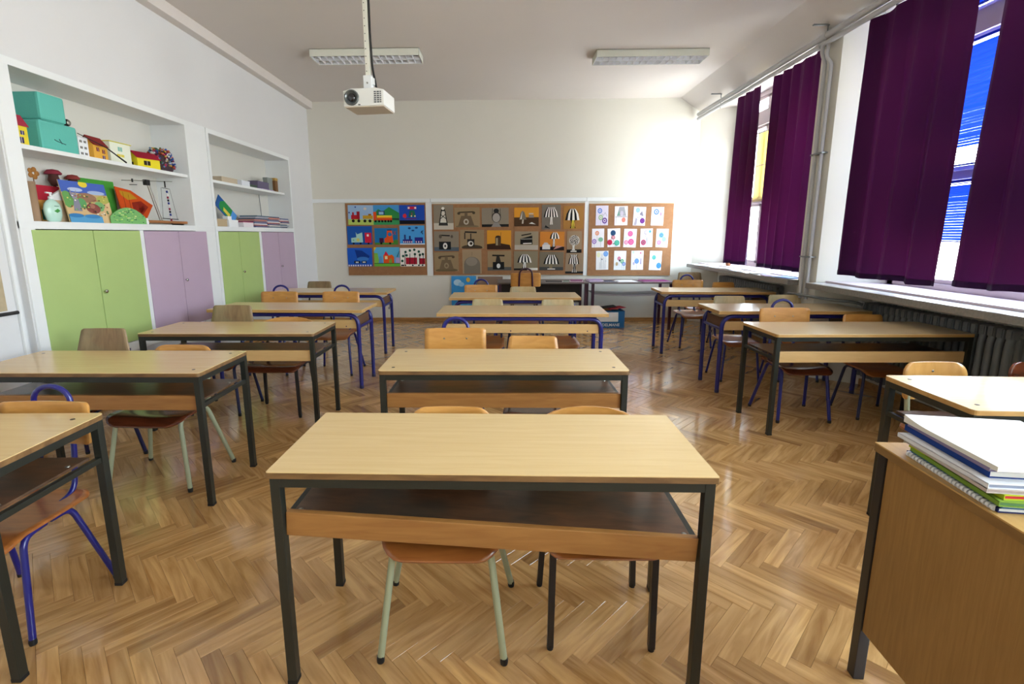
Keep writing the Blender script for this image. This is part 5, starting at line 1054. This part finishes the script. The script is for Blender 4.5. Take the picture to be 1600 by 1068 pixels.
MB().tube([(.0, .08, .42), (.0, .08, .36)], .007, 6).tube([(.0, .03, .355), (.0, .13, .35)], .003, 6).build('hanger', M_rubber, o)
for yy, y2 in ((.02, 0.0), (.14, .21)): MB().tube([(.0, yy, .355), (.0, y2, .06)], .0016, 5).build('string', M_rubber, o)
MB().tube([(.0, -.02, .065), (.0, .22, .06)], .004, 6).build('swing_bar', M_rubber, o)
m = MB()
for k in range(12):
    t = k / 11; m.tube([(.01, .08 + .02 * t, .33 - .30 * t), (.01, .083 + .02 * t, .31 - .30 * t)], .009, 6, col=['#2c3c8c', '#e8e4e8', '#8c2444', '#202438'][k % 4])
m.build('bead_string', PAINT, o)
o = thing('white_figure', 'tiny white figure beside the wooden base of the rod model', 'craft', (-3.23, 4.42, ZL)); MB().lathe([(.012, 0), (.016, .02), (.010, .035), (.012, .045), (.004, .056)], (0, 0, 0), 12).build('body', M_paper, o)

# second cabinet, upper and lower shelf
def bx(name, label, cat, x, y0, y1, z, h_, d_, c, group=None, rz=0, extra=None):
    o = thing(name, label, cat, (x, (y0 + y1) / 2, z), rz, group); b = (y1 - y0) / 2
    MB().box(-d_ / 2, d_ / 2, -b, b, 0, h_ * .82, col=c).build('carton', PAINT, o, .0)
    MB().box(-d_ / 2 - .002, d_ / 2 + .002, -b - .002, b + .002, h_ * .82, h_, col=extra or c).build('lid', PAINT, o, .0)
    return o
GB = 'small boxes on the far cabinet'
bx('carton', 'small dark and white striped carton at the left end of the far top shelf', 'box', -3.33, 5.48, 5.61, ZU, .10, .05, '#3c4440', GB, extra='#e4e4e4')
bx('carton', 'long beige box on the far top shelf', 'box', -3.36, 5.80, 6.14, ZU, .075, .14, '#c8b8a0', GB)
bx('carton', 'white box right of the beige one on the far top shelf', 'box', -3.32, 6.16, 6.36, ZU, .07, .14, '#e0e4ec', GB)
bx('carton', 'flat dark green box on the far top shelf', 'box', -3.34, 6.40, 6.60, ZU, .045, .12, '#4c5c50', GB)
bx('carton', 'grey-violet box with a black clip on the far top shelf', 'box', -3.34, 6.62, 6.93, ZU, .11, .13, '#6c647c', GB)
bx('book', 'upright grey book on the far top shelf', 'book', -3.33, 6.95, 7.10, ZU, .19, .06, '#8c9490', GB)
bx('book', 'upright brown and gold book at the right end of the far top shelf', 'book', -3.33, 7.12, 7.20, ZU, .20, .12, '#7c5c3c', GB, extra='#b89858')
p = MB().box(-.06, .06, -.17, .17, 0, .004, col='#c0a8d8').build('loose_sheet', PAINT); p.location = (-3.25, 6.72, ZU + .001); tag(p, 'lilac sheet of paper at the edge of the far top shelf', 'paper')
lean_panel('green_painting', 'dark green landscape painting at the back of the far lower shelf', (5.50, 5.86, .27, .04, ZL), [('p', [(0, 0), (0, .9), (.4, .8), (1, .2), (1, 0)], '#3c5c30'), ('e', .3, .5, .2, .1, '#5c8448'), ('p', [(0, .2), (.5, .0), (0, .0)], '#c8d0b0')], '#6c5a44', x=-3.46)
o = lean_panel('tilted_painting', 'bright green, yellow and blue painting tipped on its corner on the far lower shelf', (0, .15, .40, .02, 0), [('r', 0, 0, 1, .26, '#5898dc'), ('p', [(.1, .26), (.1, .8), (.5, .92), (1, .7), (1, .26)], '#2c8c4c'), ('p', [(.2, .3), (.22, .62), (.5, .66), (.5, .3)], '#d8c850'), ('r', .0, .86, .6, 1, '#3060a0')], '#2c5c9c', x=-3.34)
o.location = (-3.34, 6.06, ZL + .02); o.rotation_euler = (.95, 0, 0)
bx('carton', 'beige box on the far lower shelf left of the white blocks', 'box', -3.28, 5.45, 5.70, ZL, .085, .12, '#b8a484', GB)
bx('carton', 'white box on the far lower shelf', 'box', -3.26, 5.72, 5.92, ZL, .08, .10, '#f0f2f4', GB)
bx('carton', 'small white block lying on the white box of the far lower shelf', 'box', -3.26, 5.74, 5.82, ZL + .081, .04, .06, '#f4f4f6', GB)
bx('carton', 'small red and white checked box on the far lower shelf', 'box', -3.26, 6.06, 6.30, ZL, .07, .08, '#e8e0e4', GB, extra='#a85068')
rr = random.Random(12); pl2 = ['#2c3c78', '#8c2c40', '#e0d8d8', '#3c5c94', '#703458', '#c86c58', '#24345c', '#a0a8b8', '#305878', '#d8d0c8']
for k in range(26):
    st = k % 3; lv = k // 3; y0 = 6.36 + st * .35; w_ = .34 if st < 2 else .27
    m = MB().box(-.11, .11, -w_ / 2, w_ / 2, 0, .0035, col='#e0dcd8').box(-.112, .112, -w_ / 2 - .002, w_ / 2 + .002, .0035, .016, col=pl2[(k * 7 + st) % 10])
    p = m.build('folded_magazine', PAINT); p.location = (-3.32 + rr.uniform(-.02, .02), y0 + w_ / 2 - .02, ZL + .0005 + lv * .0168); p.rotation_euler = (0, 0, rr.uniform(-.06, .06))
    tag(p, 'coloured magazine in the %s pile on the far lower shelf, %s' % (['left', 'middle', 'right'][st], ['at the very bottom', 'second from the bottom', 'third from the bottom', 'fourth from the bottom', 'fifth from the bottom', 'sixth from the bottom', 'seventh from the bottom', 'eighth from the bottom', 'on top'][lv]), 'magazine', 'magazines in the %s pile' % ['left', 'middle', 'right'][st])

# ------------------------------------------------------------------ wall map, papers on the far sill, strip on left wall
o = thing('wall_map', 'rolled paper wall map with a black bottom rod at the left picture edge', 'map', (-3.234, 2.585, .97))
MB().box(-.002, .002, -.55, .47, .02, 1.3).build('sheet', mat('map_paper', '#b8a888', .7, noise=.25, nscale=18), o)
MB().tube([(.006, -.6, .0), (.006, .53, .0)], .012, 10).build('rod', M_black, o)
struct('trim_4', MB().box(-3.24, -3.218, 3.118, 3.142, 0.06, 3.47), M_white, .006)
GS = 'papers on the far window sill'
rr = random.Random(3)
for k, (y, x, w_, d_, c, lb) in enumerate([(7.75, 3.10, .22, .3, '#e8e8f0', 'grey-white sheet at the far end of the sill'), (7.45, 3.14, .24, .3, '#f4f4f8', 'white sheet near the far curtain on the sill'), (7.1, 3.10, .2, .3, '#f0f0f4', 'white sheet under the narrow far curtain'), (6.75, 3.12, .2, .34, '#f8f8fa', 'white sheet on the sill between the far curtains'), (6.4, 3.10, .2, .3, '#e8e4f0', 'lilac-white sheet on the sill below the curtain gap'), (6.05, 3.12, .2, .28, '#f4f4f8', 'white sheet under the wide far curtain'), (5.7, 3.10, .2, .3, '#c8b8d8', 'violet printed sheet on the sill near the wall pipes'), (5.42, 3.12, .22, .26, '#88a4e0', 'blue printed sheet on the sill next to the pillar')]):
    p = MB().box(-w_ / 2, w_ / 2, -d_ / 2, d_ / 2, 0, .004, col=c).build('loose_sheet', PAINT); p.location = (x, y, .9805 + .0045 * (k % 2)); p.rotation_euler = (0, 0, rr.uniform(-.3, .3)); tag(p, lb, 'paper', GS)
o = thing('potted_plant', 'small green plant at the far end of the window sill', 'plant', (3.28, 7.22, .999))
MB().lathe([(.03, 0), (.04, .05), (.036, .05), (.03, .04)], (0, 0, 0), 14, col='#8c5c40').build('pot', PAINT, o)
for k in range(7):
    t = k * .9; MB().add([(0, 0, .045), (.03 * math.cos(t) - .008 * math.sin(t), .03 * math.sin(t) + .008 * math.cos(t), .08), (.075 * math.cos(t), .075 * math.sin(t), .085), (.03 * math.cos(t) + .008 * math.sin(t), .03 * math.sin(t) - .008 * math.cos(t), .08)], [(0, 1, 2, 3)], col='#4c8c50').build('leaf', PAINT, o)
o = thing('wall_wire', 'thin grey wire hanging inside the far cabinet', 'wire', (-3.52, 7.12, 2.04)); MB().tube([(0, 0, 0), (.005, .01, -.2), (0, .03, -.46)], .004, 6).build('wire', M_grey, o)
